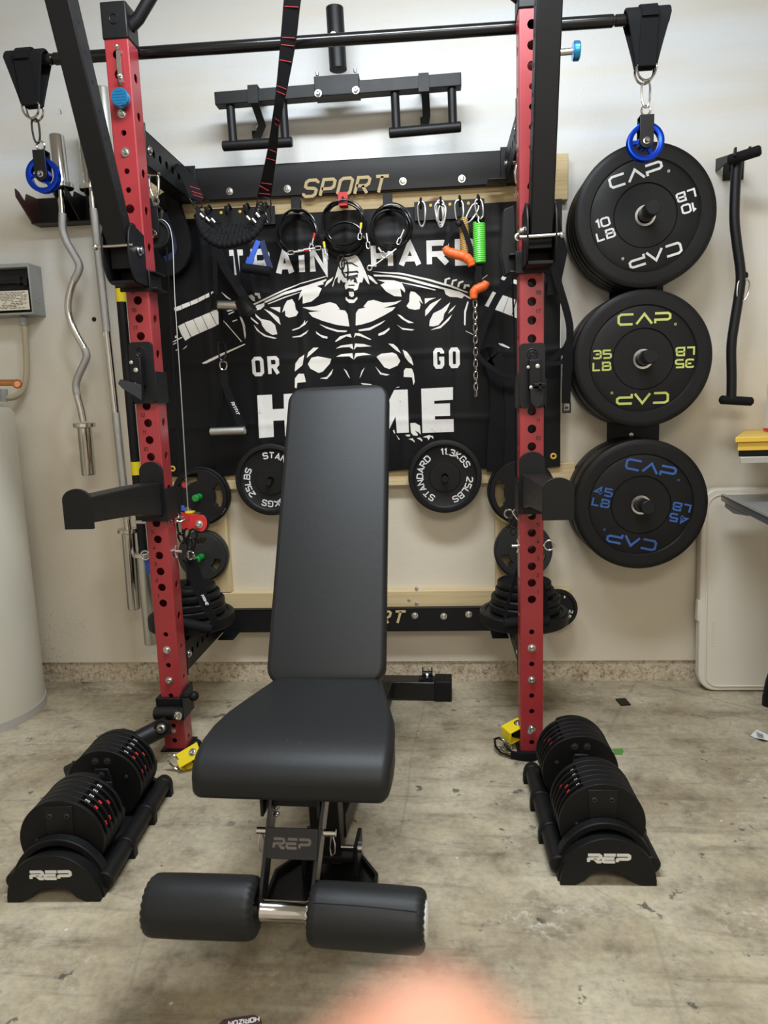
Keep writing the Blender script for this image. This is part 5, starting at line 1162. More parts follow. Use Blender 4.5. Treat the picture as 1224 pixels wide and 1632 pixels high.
finish('yoke', MB().bb((c.x-.018, YP-.016, c.z+.076), (c.x+.016, YP+.016, c.z+.081)), 'black', o, bevel=.001)
mb = MB(); mb.torus((c.x+.006, YP, c.z+.096), (.6, .8, 0), .013, .0034, 24, 8); finish('eye', mb, 'chrome', o)
o = thing('shackle', 'chrome bow shackle hanging under the left upper crossmember', 'shackle', (c.x, YP, c.z+.10))
mb = MB(); q = V((c.x+.004, YP, c.z+.140)); mb.tube([q+V((-.012, 0, .036)), q+V((-.015, 0, .02)), q+V((-.014, 0, -.01)), q+V((-.006, 0, -.030)), q+V((.006, 0, -.032)), q+V((.013, 0, -.01)), q+V((.015, 0, .02)), q+V((.012, 0, .036))], .0045, 10); finish('bow', mb, 'chrome', o)
mb = MB(); mb.cyl(q+V((-.024, 0, .036)), q+V((.022, 0, .036)), .0055); mb.sph(q+V((.0, 0, .046)), .008, 12); finish('pin', mb, 'chrome', o)
mb = MB(); mb.tube(smooth_path([at(247, 352, YP), at(258, 350, YP), at(268, 358, YP), at(273, 372, YP), at(276, 400, YP), (at(279, 480, .17)), at(287, 600, .17), at(293, 700, .17), at(299, 800, .17), at(301, 822, .17)], 6), .0017, 6)
one('cable', mb, 'greyst', 'thin silver cable running from the left pulley down to the red pulley', 'cable')
mb = MB(); mb.tube(smooth_path([at(262, 340, .30), at(268, 430, .30), at(275, 560, .30), at(283, 700, .30), at(290, 800, .28), at(293, 822, .25)], 6), .0028, 6)
one('cable', mb, 'webbing', 'thin black cable running down inside the left red post', 'cable')
mb = MB(); mb.tube(smooth_path([at(817, 372, .12), at(817, 450, .12), at(820, 560, .12), at(821, 700, .12), at(823, 815, .12)], 6), .0028, 6)
one('cable', mb, 'webbing', 'thin black cable running down inside the right red post', 'cable')
# right shackle + hanging pulley peeping behind the right post
o = thing('shackle', 'chrome shackle and links hanging behind the inner edge of the right red post', 'shackle', at(824, 305, .16))
q = at(825, 280, .16); mb = MB(); mb.tube([q+V((.012, 0, .034)), q+V((-.002, 0, .03)), q+V((-.008, 0, .01)), q+V((-.004, 0, -.018)), q+V((.008, 0, -.034))], .0045, 10); mb.cyl(q+V((-.014, 0, .036)), q+V((.02, 0, .040)), .005); finish('bow', mb, 'chrome', o)
mb = MB(); mb.torus(q+V((.002, 0, -.046)), (.3, 1, 0), .012, .0034, 22, 8); finish('eye', mb, 'chrome', o)

# ================================================================== red pulley by the left post
o = thing('red_pulley', 'red steel pulley block hooked to the inner side of the left red post', 'pulley', at(312, 846, .15)); YR = .15
A1 = at(291, 817, YR)
def oc(px, py, y): return at(px, py, y)
for s, y in ((0, YR-.016), (1, YR+.016)):
    pts = [oc(302, 819, y)]+[oc(320+10*math.cos(math.radians(a)), 834+13.5*math.sin(math.radians(a)), y) for a in range(-75, 106, 20)]+[oc(300, 844, y)]
    finish('side_plate', MB().prism(pts, (0, .003, 0)), 'redp', o, bevel=.0008)
finish('yoke', MB().loft([[oc(301, 818.5, YR-.016), oc(301, 818.5, YR+.016), oc(300, 844, YR+.016), oc(300, 844, YR-.016)], [oc(288, 816, YR-.010), oc(288, 816, YR+.012), oc(290, 843, YR+.012), oc(290, 843, YR-.010)]]), 'redp', o, bevel=.001)
q = oc(319, 834, YR); mb = MB(); mb.lathe(q, (0, 1, 0), [(.030, -.009), (.028, 0), (.030, .009), (.006, .009), (.006, -.009), (.030, -.009)], 36, False, False); finish('wheel', mb, 'dark', o)
b = MB(); bolt(b, q+V((.002, -.0165, 0)), (0, -1, 0), .009, .008); finish('axle_bolt', b, 'steel', o)
p_ = oc(303, 816, YR); finish('yellow_label', MB().box(p_, (.024, .026, .005)), 'yellow', o)
mb = MB(); q = oc(285, 828, .10); mb.tube([q+V((-.02, 0, .0)), q+V((-.006, 0, .008)), q+V((.010, .01, .008)), q+V((.014, .02, -.002)), q+V((.0, .01, -.010)), q+V((-.02, 0, -.003))], .0045, 10, True); eb = thing('eye_bolt', 'chrome eye bolt through the left red post holding the red pulley', 'eye bolt', oc(280, 829, .08)); finish('eye', mb, 'chrome', eb)
mb = MB(); mb.lathe(oc(274, 829, .05), (1, 0, 0), [(.017, 0), (.017, .003), (.009, .004), (.009, .012), (0, .012)], 24)
finish('nut', mb, 'chrome', eb)
one('cable_stop', MB().rod(oc(291, 806, .15), oc(291.5, 814, .15), .006, .0015), 'blue', 'small blue cable stop above the red pulley', 'cable stop')
o = thing('link_chain', 'black chain links and carabiner between the red pulley and the strap handle', 'chain', at(303, 885, .16))
for k, (px, py, tl, m, w_, h) in enumerate(((287, 840, 0, 'blackg', .018, .050), (289, 858, .3, 'blackg', .016, .034), (298, 852, -.2, 'blackg', .018, .040), (302, 866, .2, 'blackg', .018, .036), (306, 862, -.25, 'dark', .026, .080))):
    finish('link', MB().tube(carab_pts(at(px, py, .15-.006*k), w_, h, tl), .0034, 8, True), m, o)
finish('d_ring', MB().torus(at(304, 885, .12), (.4, 1, 0), .0135, .003, 24, 8), 'chrome', o)
o = thing('foam_grip_handle', 'black strap handle with white lettering resting on the left stack of flat plates', 'cable handle', at(330, 1003, .10))
st = finish('webbing', MB().strap(smooth_path([at(304, 893, .13), at(310, 915, .125), at(320, 945, .115), at(330, 968, .105), at(341, 990, .10), at(342, 1003, .105)], 4), [.045]*8+[.036]*5+[.026]*8, .003, X*.96+Z*.28), 'webbing', o)
t = MB(); a_, b_ = at(322, 947, .108), at(332, 965, .100); d = (b_-a_).normalized(); text(t, 'Prime'.upper(), (a_+b_)/2+V((0, -.003, 0)), d, V((-d.z, 0, d.x)), .0105, .22, .22, .0005, 'c', .2); finish('lettering', t, 'white', st)
finish('foam_grip', MB().rod(at(286, 992, .10), at(339, 1003, .105), .0175, .003), 'knurl' if 0 else 'neoprene', o)
o = thing('foam_grip_handle', 'black strap handle hanging in front of the right stack of flat plates', 'cable handle', at(838, 1012, .10))
finish('foam_grip', MB().rod(at(803, 994, .10), at(876, 990, .10), .0185, .003), 'neoprene', o)
finish('webbing', MB().strap(smooth_path([at(826, 905, .10), at(816, 940, .10), at(806, 975, .10), at(806, 995, .095)], 4), .010, .003, X), 'webbing', o)
finish('webbing', MB().strap(smooth_path([at(862, 925, .10), at(868, 955, .10), at(873, 990, .095)], 4), .018, .003, X), 'webbing', o)
o = thing('cable_fittings', 'tangle of steel ring and black snap links by the right post below the spotter arm', 'carabiner', at(815, 850, .12))
finish('ring', MB().torus(at(812, 819, .13), (.3, .9, .4), .016, .003, 24, 8), 'chrome', o)
for px, py, tl in ((817, 832, .2), (820, 842, -.3), (826, 822, .6)): finish('snap_link', MB().tube(carab_pts(at(px, py, .12), .020, .044, tl), .003, 8, True), 'blackg' if px < 826 else 'chrome', o)

# ================================================================== harness of black straps at right
o = thing('harness', 'black strap harness hanging behind the right post over the banner edge', 'harness', at(840, 650, .44)); YG = .425
def sp(l, w_, th=.003, y=YG, side=None, name='strap', m='webbing'): return finish(name, MB().strap(smooth_path([at(px, py, y) for px, py in l], 5), w_, th, side if side else X), m, o)
sp([(838, 412), (820, 435), (800, 462), (782, 495), (768, 530), (758, 560)], .024, side=(X*.75+Z*.5))
sp([(758, 558), (766, 572), (782, 585), (800, 596), (822, 600)], .016, .010, side=Z*.8+X*.3, name='padded_edge', m='neoprene')
sp([(772, 576), (782, 568), (790, 585), (796, 610), (797, 650), (793, 700), (791, 752)], .070, y=YG+.05)
sp([(818, 600), (822, 640), (822, 700), (818, 756)], .075, .006, y=YG+.045, m='neoprene', name='back_panel')
sp([(879, 395), (884, 430), (893, 462), (902, 492), (908, 520), (908, 545)], .024, y=YG-.02)
sp([(908, 540), (900, 556), (886, 568), (872, 580)], .020, .006, side=Z*.7+X*.7, y=YG-.02)
sp([(860, 581), (875, 580), (895, 577), (908, 560)], .014, .010, side=Z, name='padded_edge', m='neoprene', y=YG-.02)
sp([(905, 552), (905, 580), (903, 605), (902, 642)], [.034]*8+[.030]*8, y=YG-.025)
mb = MB(); c = at(903, 650, YG-.03); mb.tube([c+V((a*.012, 0, b_*.016)) for a, b_ in ((-1, -1), (1, -1), (1, 1), (-1, 1))], .0032, 8, True); mb.bb((c.x-.012, c.y-.003, c.z-.016), (c.x+.012, c.y+.003, c.z-.009)); mb.bb((c.x-.005, c.y-.003, c.z-.004), (c.x+.005, c.y+.003, c.z+.004)); finish('buckle', mb, 'blackg', o)
mb = MB(); mb.prism([at(882, 345, YG+.01), at(890, 345, YG+.01), at(905, 400, YG+.01), at(890, 470, YG+.01), at(872, 470, YG+.01)], (0, .006, 0)); finish('shoulder_pad', mb, 'neoprene', o)

# ================================================================== curved pull bar, right wall
o = thing('pull_handle_bar', 'bowed black bar with T handles top and bottom hanging on the right wall', 'exercise bar', at(1175, 640, .44)); YQ = .44
finish('top_handle', MB().rod(at(1160, 256, YQ-.01), at(1213, 239, YQ-.06), .0165, .005, 28), 'neoprene', o)
pts = [(1175, 258), (1172.5, 285), (1170.5, 346), (1174, 385), (1180.5, 437), (1177.5, 471), (1171, 512), (1165.7, 552), (1166, 600), (1165.5, 636)]
finish('shaft', MB().tube(smooth_path(PP(pts, YQ), 6), .0158, 20), 'black', o)
finish('bottom_handle', MB().rod(at(1147, 637, YQ), at(1200, 640, YQ), .0150, .006, 28), 'neoprene', o)
mb = MB(); c = at(1186, 439, YQ-.004); mb.torus(c, (0, 1, 0), .010, .0035, 24, 8); finish('eye_plate', mb, 'black', o)
carabiner(at(1184, 462, YQ-.010), .038, .072, .0030, 'steel', 'steel carabiner hanging from the bowed black bar on the right wall', -.10)
o = thing('wall_hook', 'dark steel wall hook carrying the bowed black bar', 'hook', at(1162, 285, WY)); zt_ = at(1162, 250, WY).z; zb_ = at(1162, 288, WY).z; xl, xr = at(1152, 270, WY).x, at(1170, 270, WY).x
finish('plate', MB().bb((xl, WY-.006, zb_), (xr+.03, WY, zt_)), 'black', o, bevel=.001)
for s in (-1, 1): xx = at(1174, 270, YQ).x+s*.022; finish('prong', MB().prism([(xx-.003, WY-.004, zb_+.03), (xx-.003, WY-.004, zt_-.005), (xx-.003, .41, zt_-.034), (xx-.003, .405, zt_-.020), (xx-.003, .395, zt_-.020), (xx-.003, .395, zt_-.046)], (.006, 0, 0)), 'black', o, bevel=.0006)

# ================================================================== right edge: cases, bench top, folding table, leg
o = thing('spirit_level', 'yellow metal shelf tray on a black and grey rail at the right edge', 'tray', at(1210, 720, .40))
def slab(px0, y_, z0, z1, dx, m, name):
    a = at(px0, 700, y_).x; r_ = at(px0+15, 684, WY).x; finish(name, MB().prism([(a, y_, z0), (1.95, y_, z0), (1.95, WY-.004, z0), (r_, WY-.004, z0)], (0, 0, z1-z0)), m, o, bevel=.002)
zf = at(1175, 697, .16).z
slab(1172, .16, zf-.016, zf, 0, 'gold', 'top_tray'); slab(1176, .168, zf-.042, zf-.017, 0, 'gold', 'yellow_side'); slab(1178, .18, zf-.060, zf-.043, 0, 'dark', 'black_rail'); slab(1181, .175, zf-.082, zf-.061, 0, 'alu', 'grey_rail')
o2 = thing('book', 'white spine with black lines and a red foot standing on the yellow tray', 'book', (at(1220, 683, .42).x+.02, .30, zf)); xl = at(1220, 660, .42).x
finish('cover', MB().bb((xl, .28, zf+.001), (xl+.05, .42, zf+.16)), 'white', o2, bevel=.001)
t = MB()
for k in range(9): t.bb((xl+.004, .2795, zf+.035+.013*k), (xl+.036, .2799, zf+.039+.013*k))
finish('printed_lines', t, 'ink', o2); finish('red_band', MB().bb((xl-.004, .278, zf+.0015), (xl+.052, .422, zf+.012)), 'redp', o2)
o = thing('workbench_top', 'grey metal edged workbench corner jutting in at the right edge', 'workbench', (1.6, .2, .70))
zw = at(1150, 787, .44).z; A_ = fl(1149, 789, zw); B_ = fl(1224, 826, zw); d = (B_-A_)*2.6; B2 = A_+d
poly_ = [A_, B2, V((2.1, B2.y, zw)), V((2.1, A_.y, zw))]
finish('top', MB().prism([V((p.x, p.y, zw)) for p in poly_], (0, 0, -.004)), 'greyst', o)
n_ = V((d.y, -d.x, 0)).normalized()
mb = MB(); mb.prism([V((A_.x, A_.y, zw+.004)), V((B2.x, B2.y, zw+.004)), V((B2.x, B2.y, zw-.020)), V((A_.x, A_.y, zw-.020))], -n_*.012 if n_.x < 0 else n_*.012); finish('edge_rail', mb, 'alu', o, bevel=.002)
mb = MB(); m1 = A_.lerp(B_, .08); m2 = A_.lerp(B_, .62); mb.prism([V((m1.x+.004, m1.y, zw-.020)), V((m2.x+.004, m2.y, zw-.020)), V((m2.x+.004, m2.y, zw-.024)), V((m1.lerp(m2, .4).x+.004, m1.lerp(m2, .4).y, zw-.042)), V((m1.x+.004, m1.y, zw-.036))], (.003, 0, 0)); finish('edge_flap', mb, 'greyst', o)
mb = MB(); mb.tube([V((2.0, B2.y+.1, zw-.01)), V((2.0, B2.y+.1, 0))], .02, 12); mb.tube([V((2.0, A_.y-.1, zw-.01)), V((2.0, A_.y-.1, 0))], .02, 12); finish('leg', mb, 'greyst', o)
# folding table leaning on the wall
o = thing('folding_table', 'cream plastic folding table leaning on its side against the right wall', 'folding table', (1.60, .47, 0))
x0 = 1.232; x1 = 2.05; H = .745; yb, yt = .462, .505
def tf(u, v, w_): return V((u, yb+(yt-yb)*v/H+w_, v))
def rr(x0, z0, x1, z1, r, n=6):
    P = []
    for cx, cz, a0 in ((x1-r, z1-r, 0), (x0+r, z1-r, 90), (x0+r, z0+r, 180), (x1-r, z0+r, 270)):
        for i in range(n+1): a = math.radians(a0+90*i/n); P.append((cx+r*math.cos(a), cz+r*math.sin(a)))
    return P
P = rr(x0, .003, x1, H, .060); mb = MB(); mb.prism([tf(u, v, 0) for u, v in P], (0, .042, 0)); finish('table_top', mb, 'plastw', o, bevel=.006)
mb = MB(); mb.tube([tf(u, v, -.001) for u, v in rr(x0+.022, .022, x1-.02, H-.022, .045)], .0035, 8, True); finish('raised_rim', mb, 'plastw', o)
t = MB()
for k in range(9): t.bb(tf(x0+.042, .170+.011*k, -.0008), tf(x0+.052, .177+.011*k, .001))
finish('embossed_mark', t, 'plastw', o)
finish('latch', MB().bb((x0-.006, yb+.02, .26), (x0+.004, yb+.05, .34)), 'plastw', o, bevel=.004)
mb = MB(); q = fl(1226, 1124, 0); mb.tube(smooth_path([V((q.x, q.y, 0)), V((q.x, q.y, .05)), V((q.x+.012, q.y, .11)), V((q.x+.05, q.y, .19)), V((q.x+.12, q.y, .27)), V((q.x+.25, q.y, .32))], 5), .021, 20)
mb.lathe(V((q.x, q.y, 0)), Z, [(.0235, 0), (.0235, .035), (.021, .036)], 24); one('stool_leg', mb, 'dark', 'bent black tubular leg standing on the floor at the right edge', 'leg')

# ================================================================== left edge: water heater, electrical box, pipes
o = thing('water_heater', 'cream cylindrical water heater tank standing at the left edge', 'water heater', (-1.43, .245, 0))
cx, cy, R_ = -1.452, .262, .262
finish('tank', MB().lathe((cx, cy, 0), Z, [(R_-.006, .03), (R_, .034), (R_, 1.095), (R_-.012, 1.112), (R_-.05, 1.118), (0, 1.128)], 96), 'tank', o)
finish('base_band', MB().lathe((cx, cy, 0), Z, [(R_-.01, 0), (R_+.003, 0), (R_+.003, .032), (R_-.004, .036)], 96), 'tankb', o)
o = thing('disconnect_box', 'open grey electrical box with a printed label on the wall at upper left', 'electrical box', at(20, 505, WY))
bx1 = at(43, 430, .47).x; z1_ = at(20, 424, .47).z; z0_ = at(20, 500, .47).z; bx0 = bx1-.20; yf = .475
mb = MB(); mb.bb((bx0, yf, z1_-.004), (bx1+.004, WY, z1_+.010)); mb.bb((bx1-.002, yf, z0_), (bx1+.004, WY, z1_)); mb.bb((bx0, yf, z0_-.004), (bx1+.004, WY, z0_+.004)); mb.bb((bx0-.004, yf, z0_), (bx0, WY, z1_)); sh = finish('enclosure', mb, 'boxg', o, bevel=.002)
finish('knockout', MB().torus((bx1+.0045, .52, z0_+.05), (1, 0, 0), .011, .0012, 20, 6), 'boxg', sh)
finish('interior', MB().bb((bx0, .505, z0_+.004), (bx1-.002, WY-.002, z1_-.004)), 'void', o)
mb = MB(); zz = z1_-.045; mb.bb((bx0+.03, .490, zz-.012), (bx1-.03, .505, zz)); mb.bb((bx1-.052, .483, zz-.016), (bx1-.04, .505, zz+.012)); mb.bb((bx1-.03, .487, zz-.022), (bx1-.016, .505, zz+.004)); finish('switch_parts', mb, 'black', o, bevel=.001)
lx0, lx1 = bx0+.02, bx1-.012; lb = finish('label', MB().bb((lx0, .482, z0_+.014), (lx1, .4835, z0_+.082)), 'paper', o)
t = MB(); rnd = random.Random(3)
for k in range(11):
    x_ = lx0+.05
    while x_ < lx1-.008:
        L = rnd.uniform(.004, .016); 
        if rnd.random() < .75: t.bb((x_, .4815, z0_+.020+.0055*k), (min(x_+L, lx1-.004), .4819, z0_+.0222+.0055*k))
        x_ += L+.003
finish('printed_text', t, 'ink', lb)
o = thing('conduit', 'beige painted conduit curving down from the grey electrical box', 'conduit', at(40, 560, .52))
finish('connector', MB().rod(at(38, 505, .515), at(38.5, 519, .515), .0155, .002), 'boxg', o)
finish('pipe', MB().tube(smooth_path([at(39, 517, .515), at(41.5, 550, .515), at(42.5, 580, .515), at(41.5, 603, .515), at(36, 622, .515), at(22, 633, .51), at(5, 633, .50), at(-25, 628, .48)], 6), .0112, 18), 'conduit', o)
finish('pipe_strap', MB().cyl(at(6, 620, .50), at(6, 640, .50), .014, n=16), 'boxg', o)
o = thing('copper_pipe', 'short horizontal copper pipe with a capped end above the water heater', 'pipe', at(15, 612, .40))
finish('pipe', MB().cyl(at(-30, 610, .36), at(22, 610, .36), .0115, n=24), 'copper', o)
q = at(30, 611.5, .35); mb = MB(); mb.lathe(q+V((-.014, .012, 0)), (.55, -.83, 0), [(.0125, -.012), (.0165, 0), (.0165, .020), (.012, .024), (.010, .020), (0, .020)], 28); finish('end_cap', mb, 'copper', o)

# ================================================================== floor bits
q = fl(993, 1120, 0); o = one('floor_tile', MB().box((q.x, q.y, .003), (.036, .052, .006), rot('Z', .12)), 'rubber', 'small black square pad lying on the floor right of the right red post', 'pad', bevel=.001)
P = [fl(a, b_, 0) for a, b_ in ((974, 1194), (992, 1193), (994, 1198), (991, 1203), (976, 1203), (978, 1198))]; one('tape_piece', MB().prism([p+V((0, 0, .0004)) for p in P], (0, 0, .0006)), 'tape', 'torn strip of green tape on the floor beside the rear dumbbell end', 'tape')
o = thing('receipt', 'crumpled white paper slip with printed lines on the floor at right edge', 'paper', fl(1212, 1174, 0))
pg = [(1196, 1172), (1206, 1163), (1216, 1168), (1226, 1172), (1250, 1176), (1250, 1184), (1226, 1181), (1215, 1178), (1203, 1176)]
mb = MB(); A_ = [fl(a, b_, .002+.010*((i % 3) == 1)) for i, (a, b_) in enumerate(pg)]; mb.prism(A_, (0, 0, .0006)); finish('sheet', mb, 'white', o)
t = MB()
for k in range(4): a_, b_ = fl(1205+k*.6, 1166+k*2.2, .014), fl(1216+k*.4, 1171+k*1.8, .014); t.beam(a_, b_, .0025, .0006)
finish('print', t, 'ink', o)
o = thing('wing_clip', 'small rusty wing-shaped clip on the floor right of the bench post', 'clip', fl(556, 1303, 0))
finish('ring', MB().torus(fl(556, 1300, .003), Z, .007, .0018, 18, 6), 'copper', o); finish('wings', MB().tube([fl(545, 1309, .003), fl(550, 1304.5, .003), fl(556, 1303, .003), fl(562, 1304.5, .003), fl(568, 1309, .003)], .0022, 6), 'copper', o)
o = thing('dark_box', 'dark maroon box with white lettering poking in at the bottom edge', 'box', (-.075, -1.10, 0))
C0 = fl(350, 1624, .045); C1 = fl(413, 1614, .045); C2 = fl(420, 1640, .045); ex = (C1-C0).normalized(); ey = V((-ex.y, ex.x, 0)); o_ = C1-ex*.004
mb = MB(); P = [C0+ex*-.006-ey*.10, C0-ex*.004-ey*.012, C0+ex*.006, C1-ex*.008, C1+ex*.004-ey*.012, C1+ex*.010-ey*.10]; mb.prism([V((p.x, p.y, 0)) for p in P], (0, 0, .045)); bx_ = finish('body', mb, 'maroon', o, bevel=.003)
t = MB(); text(t, 'HORIZON', C0.lerp(C1, .62)-ey*.0135+V((0, 0, .0002)), -ex, -ey, .010, .17, .25, .0006, nrm=(0, 0, 1)); finish('lettering', t, 'white', bx_)

# yellow pulleys on the floor
def ypulley(A_, B_, label, up_, w_=.046):
    o = thing('yellow_pulley', label, 'pulley', ((A_.x+B_.x)/2, (A_.y+B_.y)/2, 0), 0, 'yellow floor pulleys'); d = (B_-A_).normalized(); s = d.cross(V(up_)).normalized(); u = s.cross(d).normalized(); L = (B_-A_).length
    for k in (-1, 1): c = (A_+B_)/2+u*k*.021; finish('side_plate', MB().box(c, (L, w_, .004), Matrix((d, s, u)).transposed()), 'yellow', o, bevel=.0015)
    finish('end_plate', MB().box(A_+d*.002, (.005, w_, .042), Matrix((d, s, u)).transposed()), 'yellow', o, bevel=.0015)
    finish('wheel', MB().lathe(B_-d*.022-u*.014, u, [(.024, 0), (.020, .014), (.024, .028), (.006, .028), (.006, 0), (.024, 0)], 36, False, False), 'dark', o)
    b = MB(); bolt(b, B_-d*.022+u*.023, u, .008, .008); finish('axle_bolt', b, 'steel', o); return o
ypulley(at(287, 1217, -.12), at(322, 1196, -.10), 'yellow pulley block on the floor between the left red post and the bench seat', (0.25, -.55, .8))
ypulley(at(806, 1172, .02), at(833, 1158, .06), 'yellow pulley block on the floor at the inner side of the right red post', (-.2, -.35, .9))
carabiner(fl(279, 1215, .030), .030, .055, .0035, 'chrome', 'chrome carabiner on the floor linking the left yellow pulley to the post foot', .7, X)
mb = MB(); P = [fl(a, b_, z_) for a, b_, z_ in ((788, 1178, .03), (795, 1176, .035), (803, 1180, .03), (808, 1192, .015), (822, 1205, .008), (815, 1206, .008), (798, 1200, .010), (790, 1190, .02))]; mb.tube(P, .0042, 8, True); one('carabiner', mb, 'blackg', 'black carabiner lying on the floor below the right yellow pulley', 'carabiner')
mb = MB(); P = [fl(a, b_, z_) for a, b_, z_ in ((797, 1194, .014), (806, 1186, .02), (814, 1190, .02), (818, 1200, .012), (808, 1200, .010))]; mb.tube(P, .0036, 8, True); one('chain_link', mb, 'chrome', 'chrome link lying inside the black carabiner near the right post foot', 'link')
mb = MB(); mb.strap(smooth_path([fl(815, 1204, .010), fl(832, 1206, .012), fl(848, 1206, .014), fl(862, 1200, .014)], 4), .026, .010, Z); one('strap_loop', mb, 'webbing', 'black strap loop around the foot of the right red post', 'strap')
mb = MB(); q = fl(307, 1195, .03); mb.sph((q.x, q.y+.03, .03), .020, 18); one('rubber_ball_stop', mb, 'dark', 'small black round cable stop on the floor behind the left yellow pulley', 'stop')

# ================================================================== adjustable bench (local frame: +y towards the wall)
BO = V((.026, -.57, 0)); BRZ = -.036
bench = thing('weight_bench', 'black adjustable incline bench with tapered seat and foam leg rollers, in front of the rack', 'bench', BO, BRZ)
def L(name, mb, m, parent=bench, bevel=0, smooth=38): return finish(name, mb, m, parent, bevel, False, smooth)
# seat
mb = MB(); st = [(-.362, .160, .424, .402), (-.360, .172, .434, .395), (-.354, .178, .444, .391), (-.340, .1815, .456, .389), (-.318, .183, .467, .389), (-.28, .1835, .474, .389), (-.23, .1815, .476, .389), (-.17, .174, .475, .39), (-.10, .158, .472, .39), (-.03, .142, .468, .392), (.02, .132, .464, .394), (.040, .128, .461, .395), (.052, .122, .456, .398), (.058, .112, .449, .404)]
mb.loft([rsec((.004, v, (zt+zb)/2), X, Z, hw, (zt-zb)/2, .016, 5) for v, hw, zt, zb in st]); seat = L('seat', mb, 'vinyl', smooth=75)
mb = MB()
for s in (-1, 1): mb.tube([(.004+s*(hw+.0003), v, zt-.020) for v, hw, zt, zb in st[4:-2]], .0012, 5)
L('seam', mb, 'vinyl', seat)
# backrest
b0, b1 = V((-.004, .052, .435)), V((-.020, .500, 1.128)); dv = (b1-b0).normalized(); XB = (X-dv*X.dot(dv)).normalized(); nv = dv.cross(XB).normalized()
if nv.y > 0: nv = -nv
Lb = (b1-b0).length; mb = MB(); secs = []
for k in range(24):
    f = k/23; s_ = Lb*f
    rc = .046; hw = .139
    e = min(s_, Lb-s_)
    hw2 = hw - (rc-math.sqrt(max(0, rc*rc-(rc-e)**2)) if e < rc else 0)
    secs.append((s_, hw2))
ss = [0, .001, .004, .010, .018, .028, .040, .05]+[.1+.05*i for i in range(int((Lb-.2)/.05))]; ss = sorted(set([s for s in ss if s < Lb/2]+[Lb-s for s in ss if s < Lb/2]+[Lb/2]))
secs = []
for s_ in ss:
    e = min(s_, Lb-s_); rc = .046; hw = .141; k = rc-math.sqrt(max(0, rc*rc-(rc-e)**2)) if e < rc else 0; te = .027 if e > .012 else .027-(.012-e)*.8
    secs.append(rsec(b0+dv*s_, XB, nv, hw-k, te, .013, 4))
mb.loft(secs); back = L('backrest', mb, 'vinyl', smooth=60)
mb = MB(); mb.box(b0+dv*(Lb/2)-nv*.032, (.20, .006, Lb*.8), Matrix((X, nv, dv)).transposed()); L('backing_board', mb, 'dark', back)
# frame
mb = MB(); mb.bb((-.105, -.30, .370), (.105, .02, .376)); mb.bb((-.056, -.335, .345), (-.050, .03, .385)); mb.bb((.050, -.335, .345), (.056, .03, .385)); L('seat_bracket', mb, 'black', bevel=.001)
mb = MB(); mb.beam((-.004, .00, .035), (-.004, -.03, .365), .070, .055, (0, 1, 0)); L('seat_post', mb, 'black', bevel=.003)
mb = MB(); mb.beam((.0, .02, .10), (.018, .96, .045), .070, .060); L('main_beam', mb, 'black', bevel=.003)
mb = MB(); mb.beam((0, .16, .10), b0+dv*.42-nv*.06, .05, .05); mb.box(b0+dv*.34-nv*.055, (.05, .04, .55), Matrix((X, nv, dv)).transposed()); L('back_support', mb, 'black', bevel=.003)
mb = MB(); mb.bb((-.10, .955, .004), (.262, 1.025, .072)); rf = L('rear_foot', mb, 'blackg', bevel=.003)
mb = MB(); mb.bb((.205, .950, 0), (.268, 1.030, .078)); L('foot_cap', mb, 'dark', rf, bevel=.004)
mb = MB(); mb.bb((.148, .97, .072), (.200, 1.01, .078)); mb.cyl((.162, .99, .078), (.162, .99, .118), .0022, n=8); mb.cyl((.196, .99, .078), (.196, .99, .118), .0022, n=8); mb.cyl((.164, .99, .092), (.194, .99, .092), .011, n=16); L('hinge_lug', mb, 'black', rf)
mb = MB(); mb.cyl((.176, .978, .090), (.183, .978, .090), .0118, n=16); L('pin', mb, 'steel', rf)
# base plate on the floor
P = [(-.118, -.175), (.118, -.175), (.118, -.035), (.060, .050), (-.060, .050), (-.118, -.035)]
mb = MB(); mb.prism([(u-.006, v, 0) for u, v in P], (0, 0, .006)); bp = L('front_base', mb, 'blackg')
mb = MB()
for (a, b_) in zip(P, P[1:]+P[:1]): mb.beam((a[0]-.006, a[1], .010), (b_[0]-.006, b_[1], .010), .008, .020)
L('base_flange', mb, 'black', bp, bevel=.001)
mb = MB(); mb.bb((-.064, -.035, .006), (-.054, .04, .085)); mb.bb((.060, -.035, .006), (.070, .04, .085)); mb.cyl((-.054, -.01, .050), (.060, -.01, .050), .020); L('hinge_bracket', mb, 'black', bp, bevel=.002)
mb = MB(); mb.cyl((-.068, -.025, .078), (.076, -.025, .078), .005); mb.cyl((.070, -.025, .078), (.080, -.025, .078), .012); L('hinge_pin', mb, 'steel', bp)
# leg roller arms and REP plate
ax = V((.000, -.400, .206)); top = V((-.003, -.295, .365))
for s in (-1, 1): mb = MB(); mb.beam(V((.012+s*.050, -.300, .375)), V((ax.x+s*.046, ax.y+.004, .200)), .040, .007, (1, 0, .0)); L('roller_arm', mb, 'blackg', bevel=.001)
m0 = V((.008, -.350, .305)); d_ = (V((-.004, -.300, .375))-V((ax.x, ax.y, .20))).normalized(); n2 = d_.cross(X).normalized(); n2 = -n2 if n2.y > 0 else n2
Rm = Matrix((X, n2, d_)).transposed()
rp = L('logo_plate', MB().box(m0+n2*.012, (.094, .004, .052), Rm), 'blackg', bevel=.001)
t = MB(); up2 = d_; text(t, 'req', m0+n2*.0142, X, up2, .019, .24, .22, .0006, 'c', 0, 1.0, tuple(n2)); L('cut_lettering', t, 'slot', rp)
mb = MB(); mb.box(V((0, -.305, .362)), (.094, .02, .014)); L('cross_brace', mb, 'black', bevel=.001)
